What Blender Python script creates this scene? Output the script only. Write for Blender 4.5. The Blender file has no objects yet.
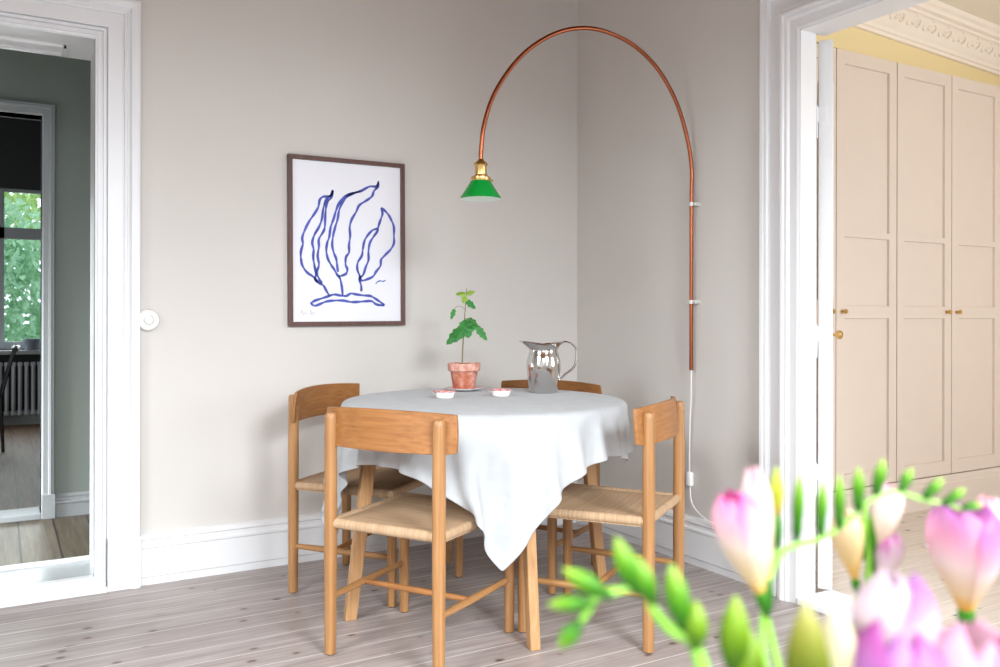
import bpy, bmesh, math, random
import numpy as np
from mathutils import Vector, Matrix, Quaternion
random.seed(11)
scene = bpy.context.scene
COL = scene.collection
PI = math.pi

# ---------------------------------------------------------------- materials
def srgb(r, g, b):
    f = lambda c: (c/12.92 if c <= .04045 else ((c+.055)/1.055)**2.4)
    return (f(r/255), f(g/255), f(b/255), 1)

class NT:
    def __init__(s, name):
        s.m = bpy.data.materials.new(name); s.m.use_nodes = True
        s.t = s.m.node_tree; s.b = s.t.nodes['Principled BSDF']
    def n(s, typ, **k):
        nd = s.t.nodes.new(typ)
        for a, v in k.items():
            if a[0] == '_': setattr(nd, a[1:], v)
            else:
                key = int(a[1:]) if a[0] == 'i' and a[1:].isdigit() else a
                nd.inputs[key].default_value = v
        return nd
    def l(s, a, b): s.t.links.new(a, b)
    def ramp(s, fac, stops):
        r = s.n('ShaderNodeValToRGB'); cr = r.color_ramp
        while len(cr.elements) < len(stops): cr.elements.new(.5)
        for e, (p, c) in zip(cr.elements, stops): e.position = p; e.color = c
        s.l(fac, r.inputs[0]); return r.outputs[0]
    def mix(s, fac, a, b, mode='MIX'):
        x = s.n('ShaderNodeMix', _data_type='RGBA', _blend_type=mode)
        for v, i in ((fac, 0), (a, 6), (b, 7)):
            if isinstance(v, (int, float, tuple)): x.inputs[i].default_value = v
            else: s.l(v, x.inputs[i])
        return x.outputs[2]
    def math(s, op, a, b=None, c=None):
        x = s.n('ShaderNodeMath', _operation=op)
        for i, v in enumerate((a, b, c)):
            if v is None: continue
            if isinstance(v, (int, float)): x.inputs[i].default_value = v
            else: s.l(v, x.inputs[i])
        return x.outputs[0]
    def co(s, kind='Object', scale=None):
        c = s.n('ShaderNodeTexCoord').outputs[kind]
        if scale:
            m = s.n('ShaderNodeMapping'); m.inputs['Scale'].default_value = scale
            s.l(c, m.inputs[0]); return m.outputs[0]
        return c
    def noise(s, vec, scale, detail=3, rough=.5):
        x = s.n('ShaderNodeTexNoise', Scale=scale, Detail=detail, Roughness=rough); s.l(vec, x.inputs['Vector']); return x.outputs['Fac']
    def bump(s, h, strength, dist=.002):
        x = s.n('ShaderNodeBump', Strength=strength, Distance=dist); s.l(h, x.inputs['Height']); s.l(x.outputs[0], s.b.inputs['Normal'])

def plain(name, col, rough=.5, metal=0, spec=None, noise=0, scale=8, bump=0):
    t = NT(name); t.b.inputs['Roughness'].default_value = rough; t.b.inputs['Metallic'].default_value = metal
    if spec is not None: t.b.inputs['Specular IOR Level'].default_value = spec
    t.b.inputs['Base Color'].default_value = col
    v = t.co()
    f = t.noise(v, scale)
    if noise:
        dark = tuple(c*(1-noise) for c in col[:3])+(1,); lite = tuple(min(1, c*(1+noise)) for c in col[:3])+(1,)
        t.l(t.ramp(f, [(.3, dark), (.7, lite)]), t.b.inputs['Base Color'])
    if bump: t.bump(t.noise(v, scale*6), bump)
    return t.m

def wood(name, axis, dark, mid, lite, rough=.42):
    t = NT(name); t.b.inputs['Roughness'].default_value = rough
    sc = [85, 85, 85]; sc[axis] = 1.8
    v = t.co('Object', tuple(sc))
    f1 = t.noise(v, 1.0, 5, .6)
    sc2 = [150, 150, 150]; sc2[axis] = 5
    f2 = t.noise(t.co('Object', tuple(sc2)), 1.0, 3, .6)
    c = t.ramp(f1, [(.22, dark), (.5, mid), (.80, lite)])
    c2 = t.ramp(f2, [(.35, (.72, .68, .62, 1)), (.6, (1, 1, 1, 1))])
    t.l(t.mix(.55, c, c2, 'MULTIPLY'), t.b.inputs['Base Color'])
    t.bump(f2, .12, .001)
    return t.m

M = {}
M['wall'] = plain('greige_wall_paint', srgb(209, 205, 200), .88, noise=.02, scale=1.2, bump=.02)
M['white'] = plain('white_gloss_trim', srgb(228, 229, 231), .35, noise=.012, scale=3)
M['ceiling'] = plain('ceiling_bounce_brown', srgb(150, 106, 66), .9)  # unseen ceiling; brown chosen so its bounce darkens and warms the upper walls
M['ceiling_warm'] = plain('warm_ceiling_paint', srgb(236, 228, 212), .9)
M['cornice'] = plain('cornice_plaster', srgb(240, 230, 218), .8)
M['yellow'] = plain('yellow_wall_paint', srgb(232, 214, 164), .85)
M['hallwall'] = plain('hall_green_grey_paint', srgb(150, 158, 152), .8)
M['halltrim'] = plain('hall_grey_trim', srgb(176, 180, 182), .5)
M['sill_grey'] = plain('grey_threshold_paint', srgb(170, 173, 174), .22)
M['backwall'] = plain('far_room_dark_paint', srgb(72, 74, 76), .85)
M['cupboard'] = plain('wardrobe_beige_paint', srgb(219, 206, 195), .5, noise=.01)
oakd, oakm, oakl = srgb(142, 100, 60), srgb(165, 120, 75), srgb(183, 138, 92)
M['oak_z'] = wood('oiled_oak_upright', 2, oakd, oakm, oakl)
M['oak_x'] = wood('oiled_oak_across', 0, srgb(134, 86, 44), srgb(156, 104, 56), srgb(174, 120, 70))
M['oak_y'] = wood('oiled_oak_lengthwise', 1, oakd, oakm, oakl)
M['table_oak'] = wood('pale_table_oak', 2, srgb(164, 120, 78), srgb(186, 142, 98), srgb(202, 160, 116))
M['copper'] = plain('copper_tube', srgb(160, 92, 64), .3, 1, noise=.12, scale=14)
M['brass'] = plain('brushed_brass', srgb(214, 178, 116), .3, 1)
M['green'] = plain('green_glass', srgb(0, 138, 52), .22, noise=.05)
M['opal'] = plain('opal_glass_inside', srgb(226, 240, 232), .3)
M['steel'] = plain('polished_steel', srgb(214, 211, 208), .11, 1)
M['steel_satin'] = plain('satin_steel_band', srgb(196, 197, 200), .38, 1)
M['clip'] = plain('galvanised_clip', srgb(214, 214, 210), .4, .3)
M['plastic'] = plain('white_plastic', srgb(238, 238, 236), .35)
M['cable'] = plain('white_cable', srgb(232, 230, 226), .5)
M['frame'] = wood('walnut_picture_frame', 2, srgb(66, 38, 32), srgb(92, 58, 50), srgb(112, 76, 66), .4)
M['paper'] = plain('print_paper', srgb(236, 237, 244), .8)
M['ink'] = plain('blue_ink', srgb(72, 86, 178), .7, noise=.22, scale=30)
M['pencil'] = plain('pencil_grey', srgb(176, 176, 182), .8)
M['rubber'] = plain('dark_glide', srgb(48, 44, 42), .7)
M['soil'] = plain('potting_soil', srgb(62, 44, 34), .95, noise=.4, scale=60, bump=.4)
M['twig'] = plain('green_brown_twig', srgb(124, 112, 74), .6)
M['black'] = plain('black_lacquer', srgb(22, 20, 20), .35)
M['radiator'] = plain('radiator_enamel', srgb(196, 202, 206), .4)
M['zinc'] = plain('grey_pot_glaze', srgb(140, 148, 160), .5)
M['dark_gap'] = plain('shadow_gap_paint', srgb(96, 80, 66), .8)

def m_leaf(name, a, b):
    t = NT(name); t.b.inputs['Roughness'].default_value = .45
    f = t.noise(t.co(), 40)
    t.l(t.ramp(f, [(.3, a), (.7, b)]), t.b.inputs['Base Color'])
    t.b.inputs['Subsurface Weight'].default_value = 0
    tr = t.n('ShaderNodeBsdfTranslucent'); tr.inputs[0].default_value = b
    mx = t.n('ShaderNodeMixShader'); mx.inputs[0].default_value = .35
    out = [n for n in t.t.nodes if n.type == 'OUTPUT_MATERIAL'][0]
    t.l(t.b.outputs[0], mx.inputs[1]); t.l(tr.outputs[0], mx.inputs[2]); t.l(mx.outputs[0], out.inputs[0])
    return t.m
M['leaf'] = m_leaf('oak_leaf_green', srgb(36, 120, 52), srgb(74, 158, 72))
M['leaf_young'] = m_leaf('young_leaf_green', srgb(110, 160, 50), srgb(170, 200, 84))
M['bush_a'] = m_leaf('garden_leaf_green', srgb(120, 176, 96), srgb(214, 232, 170))
M['bush_b'] = m_leaf('garden_leaf_blue_green', srgb(104, 166, 124), srgb(196, 228, 196))
M['stalk'] = m_leaf('fresh_stalk_green', srgb(122, 186, 52), srgb(160, 210, 90))
M['stalk_light'] = m_leaf('pale_stalk_green', srgb(134, 192, 70), srgb(164, 212, 104))

# terracotta with chalky bloom
t = NT('terracotta_weathered'); t.b.inputs['Roughness'].default_value = .85
v = t.co(); f = t.noise(v, 22, 6, .65)
t.l(t.ramp(f, [(.36, srgb(168, 92, 64)), (.50, srgb(194, 122, 98)), (.66, srgb(218, 178, 166))]), t.b.inputs['Base Color'])
t.bump(t.noise(v, 90), .25); M['terracotta'] = t.m
t = NT('terracotta_rim_chalky'); t.b.inputs['Roughness'].default_value = .85
v = t.co(); f = t.noise(v, 34, 6, .7)
t.l(t.ramp(f, [(.34, srgb(186, 112, 90)), (.6, srgb(224, 178, 164))]), t.b.inputs['Base Color'])
t.bump(t.noise(v, 90), .3); M['terracotta_rim'] = t.m
# glazed dish: white body, red speckled rim
t = NT('white_glaze'); t.b.inputs['Roughness'].default_value = .2; t.b.inputs['Base Color'].default_value = srgb(238, 232, 230); M['glaze'] = t.m
t = NT('red_speckled_glaze'); t.b.inputs['Roughness'].default_value = .25
f = t.noise(t.co(), 130, 4, .7)
t.l(t.ramp(f, [(.38, srgb(188, 96, 92)), (.52, srgb(222, 150, 146)), (.64, srgb(240, 222, 218))]), t.b.inputs['Base Color']); M['glaze_red'] = t.m

# whitewashed pine floor boards running along x
def board_floor(name, w, off, cols, gapcol, knots=True, axis='y', rough=.42, gapw=.035, hue=.10):
    t = NT(name); t.b.inputs['Roughness'].default_value = rough
    c = t.co('Object'); sp = t.n('ShaderNodeSeparateXYZ'); t.l(c, sp.inputs[0])
    A, B = (sp.outputs[1], sp.outputs[0]) if axis == 'y' else (sp.outputs[0], sp.outputs[1])
    q = t.math('DIVIDE', t.math('SUBTRACT', A, off), w)
    idx = t.math('FLOOR', q); fr = t.math('FRACT', q)
    wn = t.n('ShaderNodeTexWhiteNoise', _noise_dimensions='1D'); t.l(idx, wn.inputs['W'])
    sh = t.math('ADD', B, t.math('MULTIPLY', wn.outputs[0], 7.3))
    cv = t.n('ShaderNodeCombineXYZ'); t.l(t.math('MULTIPLY', sh, 1.3), cv.inputs[0]); t.l(t.math('MULTIPLY', A, 22), cv.inputs[1]); t.l(idx, cv.inputs[2])
    g = t.noise(cv.outputs[0], 2.2, 6, .62)
    base = t.ramp(g, [(.28, cols[0]), (.5, cols[1]), (.72, cols[2])])
    tint = t.ramp(wn.outputs[0], [(0, (1-hue, 1-hue, 1-hue, 1)), (1, (1, 1, 1, 1))])
    base = t.mix(1.0, base, tint, 'MULTIPLY')
    if knots:
        kv = t.n('ShaderNodeCombineXYZ'); t.l(t.math('MULTIPLY', sh, 7.0), kv.inputs[0]); t.l(t.math('MULTIPLY', A, 11.5), kv.inputs[1]); t.l(t.math('MULTIPLY', idx, 3.1), kv.inputs[2])
        vo = t.n('ShaderNodeTexVoronoi', Scale=1.0, Randomness=1.0); t.l(kv.outputs[0], vo.inputs['Vector'])
        sel = t.n('ShaderNodeSeparateColor'); t.l(vo.outputs['Color'], sel.inputs[0])
        pick = t.math('GREATER_THAN', sel.outputs[0], .30)
        dn = t.math('ADD', vo.outputs['Distance'], t.math('MULTIPLY', t.noise(c, 60), .06))
        k = t.math('MULTIPLY', t.ramp(dn, [(.11, (1, 1, 1, 1)), (.17, (0, 0, 0, 1))]), pick)
        base = t.mix(t.math('MULTIPLY', k, .95), base, srgb(72, 58, 54))
        halo = t.math('MULTIPLY', t.ramp(dn, [(.14, (1, 1, 1, 1)), (.32, (0, 0, 0, 1))]), pick)
        base = t.mix(t.math('MULTIPLY', halo, .28), base, srgb(140, 118, 106))
    edge = t.math('MINIMUM', fr, t.math('SUBTRACT', 1.0, fr))
    gp = t.math('LESS_THAN', edge, gapw/2)
    wear = t.math('ADD', .55, t.math('MULTIPLY', t.noise(c, 3.5), .5))
    base = t.mix(t.math('MULTIPLY', gp, wear), base, gapcol)
    t.l(base, t.b.inputs['Base Color'])
    h = t.math('SUBTRACT', 1.0, t.math('MULTIPLY', gp, 1.0))
    h2 = t.math('ADD', h, t.math('MULTIPLY', g, .25))
    t.bump(h2, .25, .002)
    return t.m
M['floor'] = board_floor('whitewashed_pine_boards', .1155, -.342, (srgb(138, 126, 121), srgb(158, 147, 143), srgb(176, 167, 163)), srgb(214, 208, 206))
M['floor_hall'] = board_floor('hall_brown_boards', .16, .03, (srgb(84, 72, 58), srgb(108, 95, 78), srgb(130, 118, 98)), srgb(24, 18, 14), knots=False, axis='x', gapw=.06)
M['floor_far'] = board_floor('far_dark_parquet', .14, 0, (srgb(84, 62, 46), srgb(112, 86, 64), srgb(136, 108, 82)), srgb(40, 30, 26), knots=False, axis='x', rough=.55)
M['floor_dressing'] = board_floor('dressing_room_boards', .1155, -.342, (srgb(204, 190, 176), srgb(218, 206, 194), srgb(228, 218, 208)), srgb(236, 230, 222))

# woven cord
def cord(name, axis):
    t = NT(name); t.b.inputs['Roughness'].default_value = .75
    c = t.co('Object'); sp = t.n('ShaderNodeSeparateXYZ'); t.l(c, sp.inputs[0])
    a = sp.outputs[axis]
    s = t.math('SINE', t.math('MULTIPLY', a, 2*PI/.0042*1.0))
    sn = t.n('ShaderNodeTexWhiteNoise', _noise_dimensions='1D'); t.l(t.math('FLOOR', t.math('DIVIDE', a, .0042)), sn.inputs['W'])
    sc = [3, 3, 3]; sc[axis] = 150
    streak = t.noise(t.co('Object', tuple(sc)), 1.2, 4, .6)
    base = t.ramp(sn.outputs[0], [(0, srgb(184, 153, 121)), (.5, srgb(192, 162, 130)), (1, srgb(200, 172, 141))])
    base = t.mix(.38, base, t.ramp(streak, [(.30, srgb(190, 164, 140)), (.50, srgb(255, 250, 240))]), 'MULTIPLY')
    base = t.mix(t.math('MULTIPLY', t.math('LESS_THAN', s, -.6), .35), base, srgb(120, 88, 60))
    t.l(base, t.b.inputs['Base Color']); t.bump(s, .45, .0015)
    return t.m
M['cord_y'] = cord('paper_cord_across', 1)
M['cord_x'] = cord('paper_cord_wrapped', 0)

# linen
t = NT('pale_linen'); t.b.inputs['Roughness'].default_value = .9
t.b.inputs['Sheen Weight'].default_value = .15
c = t.co('Object')
w1 = t.n('ShaderNodeTexWave', Scale=260); w1.bands_direction = 'X'; t.l(c, w1.inputs[0])
w2 = t.n('ShaderNodeTexWave', Scale=260); w2.bands_direction = 'Y'; t.l(c, w2.inputs[0])
f = t.noise(c, 14, 6, .6)
t.l(t.ramp(f, [(.3, srgb(188, 191, 194)), (.7, srgb(199, 202, 205))]), t.b.inputs['Base Color'])
rid = t.math('ABSOLUTE', t.math('SUBTRACT', t.noise(c, 6.5, 3, .55), .5))
hh = t.math('ADD', t.math('MULTIPLY', rid, 34.0), t.math('ADD', w1.outputs['Fac'], w2.outputs['Fac']))
t.bump(hh, .30, .002)
tr = t.n('ShaderNodeBsdfTranslucent'); tr.inputs[0].default_value = srgb(220, 222, 226)
mx = t.n('ShaderNodeMixShader'); mx.inputs[0].default_value = .12
out = [n for n in t.t.nodes if n.type == 'OUTPUT_MATERIAL'][0]
t.l(t.b.outputs[0], mx.inputs[1]); t.l(tr.outputs[0], mx.inputs[2]); t.l(mx.outputs[0], out.inputs[0])
M['linen'] = t.m

# petals: the flower's own colours stored along each petal
t = NT('petal'); t.b.inputs['Roughness'].default_value = .5
at = t.n('ShaderNodeVertexColor'); at.layer_name = 'tint'
t.l(at.outputs[0], t.b.inputs['Base Color'])
tr = t.n('ShaderNodeBsdfTranslucent'); t.l(at.outputs[0], tr.inputs[0])
mx = t.n('ShaderNodeMixShader'); mx.inputs[0].default_value = .45
out = [n for n in t.t.nodes if n.type == 'OUTPUT_MATERIAL'][0]
t.l(t.b.outputs[0], mx.inputs[1]); t.l(tr.outputs[0], mx.inputs[2]); t.l(mx.outputs[0], out.inputs[0])
M['petal'] = t.m
t = NT('clear_vase_glass'); t.b.inputs['Transmission Weight'].default_value = 1; t.b.inputs['Roughness'].default_value = .02; t.b.inputs['Base Color'].default_value = (.95, .98, .97, 1)
M['glass'] = t.m

# ---------------------------------------------------------------- mesh helpers
class MB:
    """collects verts/faces for one mesh object"""
    def __init__(s): s.v = []; s.f = []; s.sm = []
    def add(s, vs, fs, smooth=False):
        o = len(s.v); s.v += [tuple(p) for p in vs]; s.f += [tuple(i+o for i in f) for f in fs]; s.sm += [smooth]*len(fs); return s
    def box(s, x0, x1, y0, y1, z0, z1, b=0):
        x0, x1 = min(x0, x1), max(x0, x1); y0, y1 = min(y0, y1), max(y0, y1); z0, z1 = min(z0, z1), max(z0, z1)
        if b <= 0:
            vs = [(x, y, z) for x in (x0, x1) for y in (y0, y1) for z in (z0, z1)]
            return s.add(vs, [(0, 1, 3, 2), (4, 6, 7, 5), (0, 4, 5, 1), (2, 3, 7, 6), (0, 2, 6, 4), (1, 5, 7, 3)])
        bm = bmesh.new(); bmesh.ops.create_cube(bm, size=1)
        for v in bm.verts:
            v.co = Vector((x0+(v.co.x+.5)*(x1-x0), y0+(v.co.y+.5)*(y1-y0), z0+(v.co.z+.5)*(z1-z0)))
        bmesh.ops.bevel(bm, geom=bm.edges[:], offset=min(b, (x1-x0)*.45, (y1-y0)*.45, (z1-z0)*.45), segments=2, affect='EDGES', profile=.5)
        return s.bm(bm)
    def bm(s, bm, smooth=False):
        bm.verts.index_update()
        s.add([v.co[:] for v in bm.verts], [[v.index for v in f.verts] for f in bm.faces], smooth); bm.free(); return s
    def tube(s, pts, r, n=12, caps=True, closed=False):
        pts = [Vector(p) for p in pts]; N = len(pts)
        rr = r if isinstance(r, (list, tuple)) else [r]*N
        rings = []; T = []
        for i in range(N):
            a = pts[i-1] if (i > 0 or closed) else pts[i]; b = pts[(i+1) % N] if (i < N-1 or closed) else pts[i]
            T.append((b-a).normalized())
        up = Vector((0, 0, 1)) if abs(T[0].z) < .9 else Vector((1, 0, 0))
        nrm = T[0].cross(up).normalized()
        for i in range(N):
            if i: 
                q = T[i-1].rotation_difference(T[i]); nrm = (q @ nrm); nrm = (nrm-T[i]*nrm.dot(T[i])).normalized()
            bn = T[i].cross(nrm)
            rings.append([pts[i]+(nrm*math.cos(2*PI*k/n)+bn*math.sin(2*PI*k/n))*rr[i] for k in range(n)])
        vs = [p for rg in rings for p in rg]; fs = []
        for i in range(N if closed else N-1):
            j = (i+1) % N
            for k in range(n): fs.append((i*n+k, i*n+(k+1) % n, j*n+(k+1) % n, j*n+k))
        if caps and not closed:
            fs.append(tuple(range(n))[::-1]); fs.append(tuple((N-1)*n+k for k in range(n)))
        return s.add(vs, fs, True)
    def lathe(s, prof, c=(0, 0, 0), n=40, fn=None):
        vs = []; fs = []
        for (r, z) in prof:
            for k in range(n):
                a = 2*PI*k/n; p = (c[0]+r*math.cos(a), c[1]+r*math.sin(a), c[2]+z)
                vs.append(fn(p, a, r, z) if fn else p)
        m = len(prof)
        for i in range(m-1):
            for k in range(n): fs.append((i*n+k, i*n+(k+1) % n, (i+1)*n+(k+1) % n, (i+1)*n+k))
        return s.add(vs, fs, True)
    def xf(s, mat):
        s.v = [tuple(mat @ Vector(p)) for p in s.v]; return s
    def build(s, name, mat, parent=None, loc=None, bevel=0, auto=35):
        me = bpy.data.meshes.new(name); me.from_pydata(s.v, [], s.f); me.materials.append(mat)
        me.polygons.foreach_set('use_smooth', s.sm)
        bm = bmesh.new(); bm.from_mesh(me); bmesh.ops.recalc_face_normals(bm, faces=bm.faces)
        for e in bm.edges:
            if len(e.link_faces) == 2 and e.calc_face_angle(0) > math.radians(auto): e.smooth = False
        bm.to_mesh(me); bm.free(); me.update()
        o = bpy.data.objects.new(name, me); COL.objects.link(o)
        if parent: o.parent = parent
        if loc: o.location = loc
        if bevel:
            m = o.modifiers.new('bevel', 'BEVEL'); m.width = bevel; m.segments = 2; m.limit_method = 'ANGLE'
        return o

def smooth_path(pts, k=6):
    P = [Vector(p) for p in pts]; out = []
    for i in range(len(P)-1):
        a = P[max(i-1, 0)]; b = P[i]; c = P[i+1]; d = P[min(i+2, len(P)-1)]
        for j in range(k):
            t = j/k
            out.append(.5*((2*b)+(-a+c)*t+(2*a-5*b+4*c-d)*t*t+(-a+3*b-3*c+d)*t**3))
    out.append(P[-1]); return out

def tag(o, label=None, cat=None, group=None, kind=None):
    if label: o['label'] = label
    if cat: o['category'] = cat
    if group: o['group'] = group
    if kind: o['kind'] = kind
    return o
def thing(name, label, cat, loc=(0, 0, 0), rz=0, group=None):
    o = bpy.data.objects.new(name, None); COL.objects.link(o); o.location = loc; o.rotation_euler = (0, 0, rz)
    o.empty_display_size = .05
    return tag(o, label, cat, group)
def struct(name, mb, mat, **k): return tag(mb.build(name, mat, **k), kind='structure')
def copy_tree(o, parent=None):
    c = o.copy(); COL.objects.link(c)
    if parent: c.parent = parent
    for ch in list(o.children): copy_tree(ch, c)
    return c

# ---------------------------------------------------------------- room shell (metres; wall with the print is y=0, wall with the lamp x=0)
XL, YF, ZC = -4.3, -5.0, 3.0
DA0, DA1, DAT = -3.30, -2.296, 2.156        # left doorway in the back wall
DB0, DB1, DBT = -2.95, -1.474, 2.153        # right doorway in the right wall
WT, WB = .32, .09
struct('floor', MB().box(XL, 0.0, YF, 0, -.1, 0), M['floor'])
struct('ceiling', MB().box(XL-.2, .0, YF-.2, 0, ZC, ZC+.1), M['ceiling'])
struct('wall_back', MB().box(DA1+.03, .0, 0, WT, -.1, ZC+.1).box(XL-.2, DA0, 0, WT, -.1, ZC+.1).box(DA0, DA1+.03, 0, WT, DAT+.004, ZC+.1), M['wall'])
struct('wall_right', MB().box(0, WB, DB1+.06, .0, -.1, ZC+.1).box(0, WB, YF-.2, DB0, -.1, ZC+.1).box(0, WB, DB0, DB1+.06, DBT+.004, ZC+.1), M['wall'])
LW = (-2.98, -1.62)
struct('wall_left', MB().box(XL-.2, XL, YF-.2, LW[0], -.1, ZC+.1).box(XL-.2, XL, LW[1], 0, -.1, ZC+.1).box(XL-.2, XL, LW[0], LW[1], -.1, .85).box(XL-.2, XL, LW[0], LW[1], 2.82, ZC+.1), M['wall'])
mb = MB()
for y in (LW[0], (LW[0]+LW[1])/2-.04, LW[1]-.06): mb.box(XL-.12, XL-.06, y, y+.06, .85, 2.82)
mb.box(XL-.12, XL-.06, LW[0], LW[1], .85, .91).box(XL-.12, XL-.06, LW[0], LW[1], 2.76, 2.82).box(XL-.12, XL-.06, LW[0], LW[1], 2.02, 2.10)
struct('window_5', mb, M['white'])  # unseen window, added to bring more light onto the lamp wall
WIN = [(-3.95, -2.85), (-2.0, -.75)]
WZ0, WZ1 = .85, 2.82
wf = MB()
xs = [XL]+[v for w in WIN for v in w]+[0]
for i in range(0, len(xs), 2): wf.box(xs[i], xs[i+1], YF-.25, YF, -.1, ZC+.1)
for a, b in WIN: wf.box(a, b, YF-.25, YF, -.1, WZ0).box(a, b, YF-.25, YF, WZ1, ZC+.1)
struct('wall_front', wf, M['wall'])
for i, (a, b) in enumerate(WIN):
    w = MB(); y0, y1 = YF-.12, YF-.06
    w.box(a, a+.06, y0, y1, WZ0, WZ1).box(b-.06, b, y0, y1, WZ0, WZ1).box(a, b, y0, y1, WZ0, WZ0+.06).box(a, b, y0, y1, WZ1-.06, WZ1)
    w.box((a+b)/2-.05, (a+b)/2+.05, y0, y1, WZ0, WZ1).box(a, b, y0, y1, 2.02, 2.10)
    w.box(a-.05, b+.05, YF-.04, YF+.08, WZ0-.04, WZ0)
    struct('window_%d' % (i+1), w, M['white'])

def frame_sweep(prof, x0, x1, zt, zb=0.0):
    """U-shaped architrave round an opening: prof = [(outward, out of the wall)], x along the wall"""
    mb = MB(); vs = []; n = len(prof)
    for (u, v) in prof:
        vs += [(x0-u, -v, zb), (x0-u, -v, zt+u), (x1+u, -v, zt+u), (x1+u, -v, zb)]
    fs = []
    for i in range(n-1):
        for k in range(3): fs.append((i*4+k, i*4+k+1, (i+1)*4+k+1, (i+1)*4+k))
    mb.add(vs, fs); return mb
profA = [(.001, -.02), (.001, .005), (.010, .005), (.010, .014), (.022, .014), (.022, .003), (.030, .003), (.030, .012), (.040, .012), (.040, .003), (.045, .003), (.045, .022), (.096, .024), (.098, .020), (.102, .020), (.104, .028), (.112, .030), (.116, .024), (.122, .026), (.130, .038), (.150, .042), (.160, .040), (.165, .0)]
struct('trim_1', frame_sweep(profA, DA0, DA1, DAT), M['white'])
def plinth(mb, x0, x1, d, h):
    mb.box(x0, x1, -d, 0.01, 0, h, .004); return mb
struct('trim_2', plinth(plinth(MB(), DA1+.045, DA1+.166, .040, .205), DA0-.166, DA0-.045, .040, .205), M['white'])
# right doorway trim: same sweep turned onto x = 0  (local x -> world y, local -v -> world x)
profB = [(0, -.06), (0, .030), (.008, .036), (.042, .036), (.047, .044), (.050, .046), (.060, .046), (.064, .052), (.072, .054), (.080, .048), (.092, .046), (.095, .024), (.148, .022), (.152, .030), (.156, .036), (.164, .038), (.168, .034), (.174, .040), (.186, .042), (.194, .0)]
mb = frame_sweep(profB, DB0, DB1, DBT)
mb.v = [(y, x, z) for (x, y, z) in mb.v]
struct('trim_3', mb, M['white'])
mb = MB()
for a, b in ((DB1+.098, DB1+.196), (DB0-.196, DB0-.098)): mb.box(-.045, .01, a, b, 0, .215, .004)
struct('trim_4', mb, M['white'])
# reveal lining of the right doorway
mb = MB().box(-.03, .050, DB1-.004, DB1+.07, 0, DBT+.02).box(-.03, WB+.015, DB0-.02, DB0+.004, 0, DBT+.02).box(-.03, WB+.015, DB0, DB1, DBT-.004, DBT+.02)
mb.box(WB, WB+.02, DB1+.07, DB1+.16, 0, DBT+.11).box(WB, WB+.02, DB0, DB1, DBT, DBT+.11).box(WB, WB+.02, DB0-.11, DB0, 0, DBT+.11)
struct('trim_5', mb, M['white'])
# soffit and reveal lining of the left doorway, with a sunk panel in the head
mb = MB().box(DA1+.012, DA1+.04, .055, WT+.01, 0, DAT+.02).box(DA1+.001, DA1+.04, .001, .055, 0, DAT+.02).box(DA0-.02, DA0+.003, .001, WT, 0, DAT).box(DA0, DA1+.012, .001, WT+.01, DAT-.002, DAT+.02)
mb.box(DA0+.1, DA1-.09, .15, .165, DAT-.012, DAT).box(DA0+.1, DA1-.09, .27, .285, DAT-.012, DAT).box(DA1-.10, DA1-.085, .15, .285, DAT-.012, DAT)
struct('trim_6', mb, M['white'])
# thresholds
struct('trim_7', MB().box(DA0, DA1+.045, -.045, .0, 0, .022, .004).box(DA0, DA1, -.022, .02, .0, .062, .005).box(DA0, DA1+.012, WT-.025, WT+.01, 0, .062, .004), M['white'])
struct('trim_13', MB().box(DA0, DA1+.012, .02, WT-.025, 0, .050), M['sill_grey'])
struct('trim_8', MB().box(-.045, .150, DB0, DB1, 0, .030, .006), M['white'])

def base_prof(h=.205): return [(0, .0), (.016, 0), (.018, .030), (.022, .034), (.022, .145), (.026, .150), (.026, .158), (.018, .164), (.018, .178), (.024, .184), (.022, .196), (.012, h-.002), (0, h)]
def baseboard(a, b, h=.205):
    mb = MB(); pr = base_prof(h); vs = []
    for (d, z) in pr: vs += [(a, -d, z), (b, -d, z)]
    mb.add(vs, [(2*i, 2*i+1, 2*i+3, 2*i+2) for i in range(len(pr)-1)]); return mb
struct('baseboard_back', baseboard(DA1+.166, 0), M['white'])
b2 = baseboard(XL, DA0-.166); struct('baseboard_back.001', b2, M['white'])
mb = baseboard(DB1+.196, 0); mb.v = [(y, x, z) for x, y, z in mb.v]; struct('baseboard_right', mb, M['white'])
mb = baseboard(YF, DB0-.196); mb.v = [(y, x, z) for x, y, z in mb.v]; struct('baseboard_right.001', mb, M['white'])
mb = baseboard(YF, 0); mb.v = [(XL-y, x, z) for x, y, z in mb.v]; struct('baseboard_left', mb, M['white'])

# ---------------------------------------------------------------- hall and far room beyond the left doorway
HY, FY = 1.46, 5.97
HX0, HX1 = -5.2, -.6
struct('floor_hall', MB().box(HX0, HX1, WT, HY+.14, -.1, 0), M['floor_hall'])
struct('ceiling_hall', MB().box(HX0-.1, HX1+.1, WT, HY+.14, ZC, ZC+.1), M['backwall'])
H0, H1, HT = -3.35, -2.422, 2.13
struct('wall_hall', MB().box(H1, HX1, HY, HY+.14, -.1, ZC+.1).box(HX0, H0, HY, HY+.14, -.1, ZC+.1).box(H0, H1, HY, HY+.14, HT, ZC+.1), M['hallwall'])
struct('wall_hall_right', MB().box(HX1, HX1+.1, WT, HY+.14, -.1, ZC+.1), M['hallwall'])
struct('wall_hall_left', MB().box(HX0-.1, HX0, WT, HY+.14, -.1, ZC+.1), M['hallwall'])
profH = [(0, -.12), (0, .012), (.008, .018), (.032, .018), (.034, .026), (.044, .028), (.050, .024), (.058, .024), (.062, .0)]
mb = frame_sweep(profH, H0, H1, HT); mb.v = [(x, y+HY, z) for x, y, z in mb.v]
mb.box(H1+.0, H1+.066, HY-.032, HY, 0, .128, .003)
struct('trim_9', mb, M['halltrim'])
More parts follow.
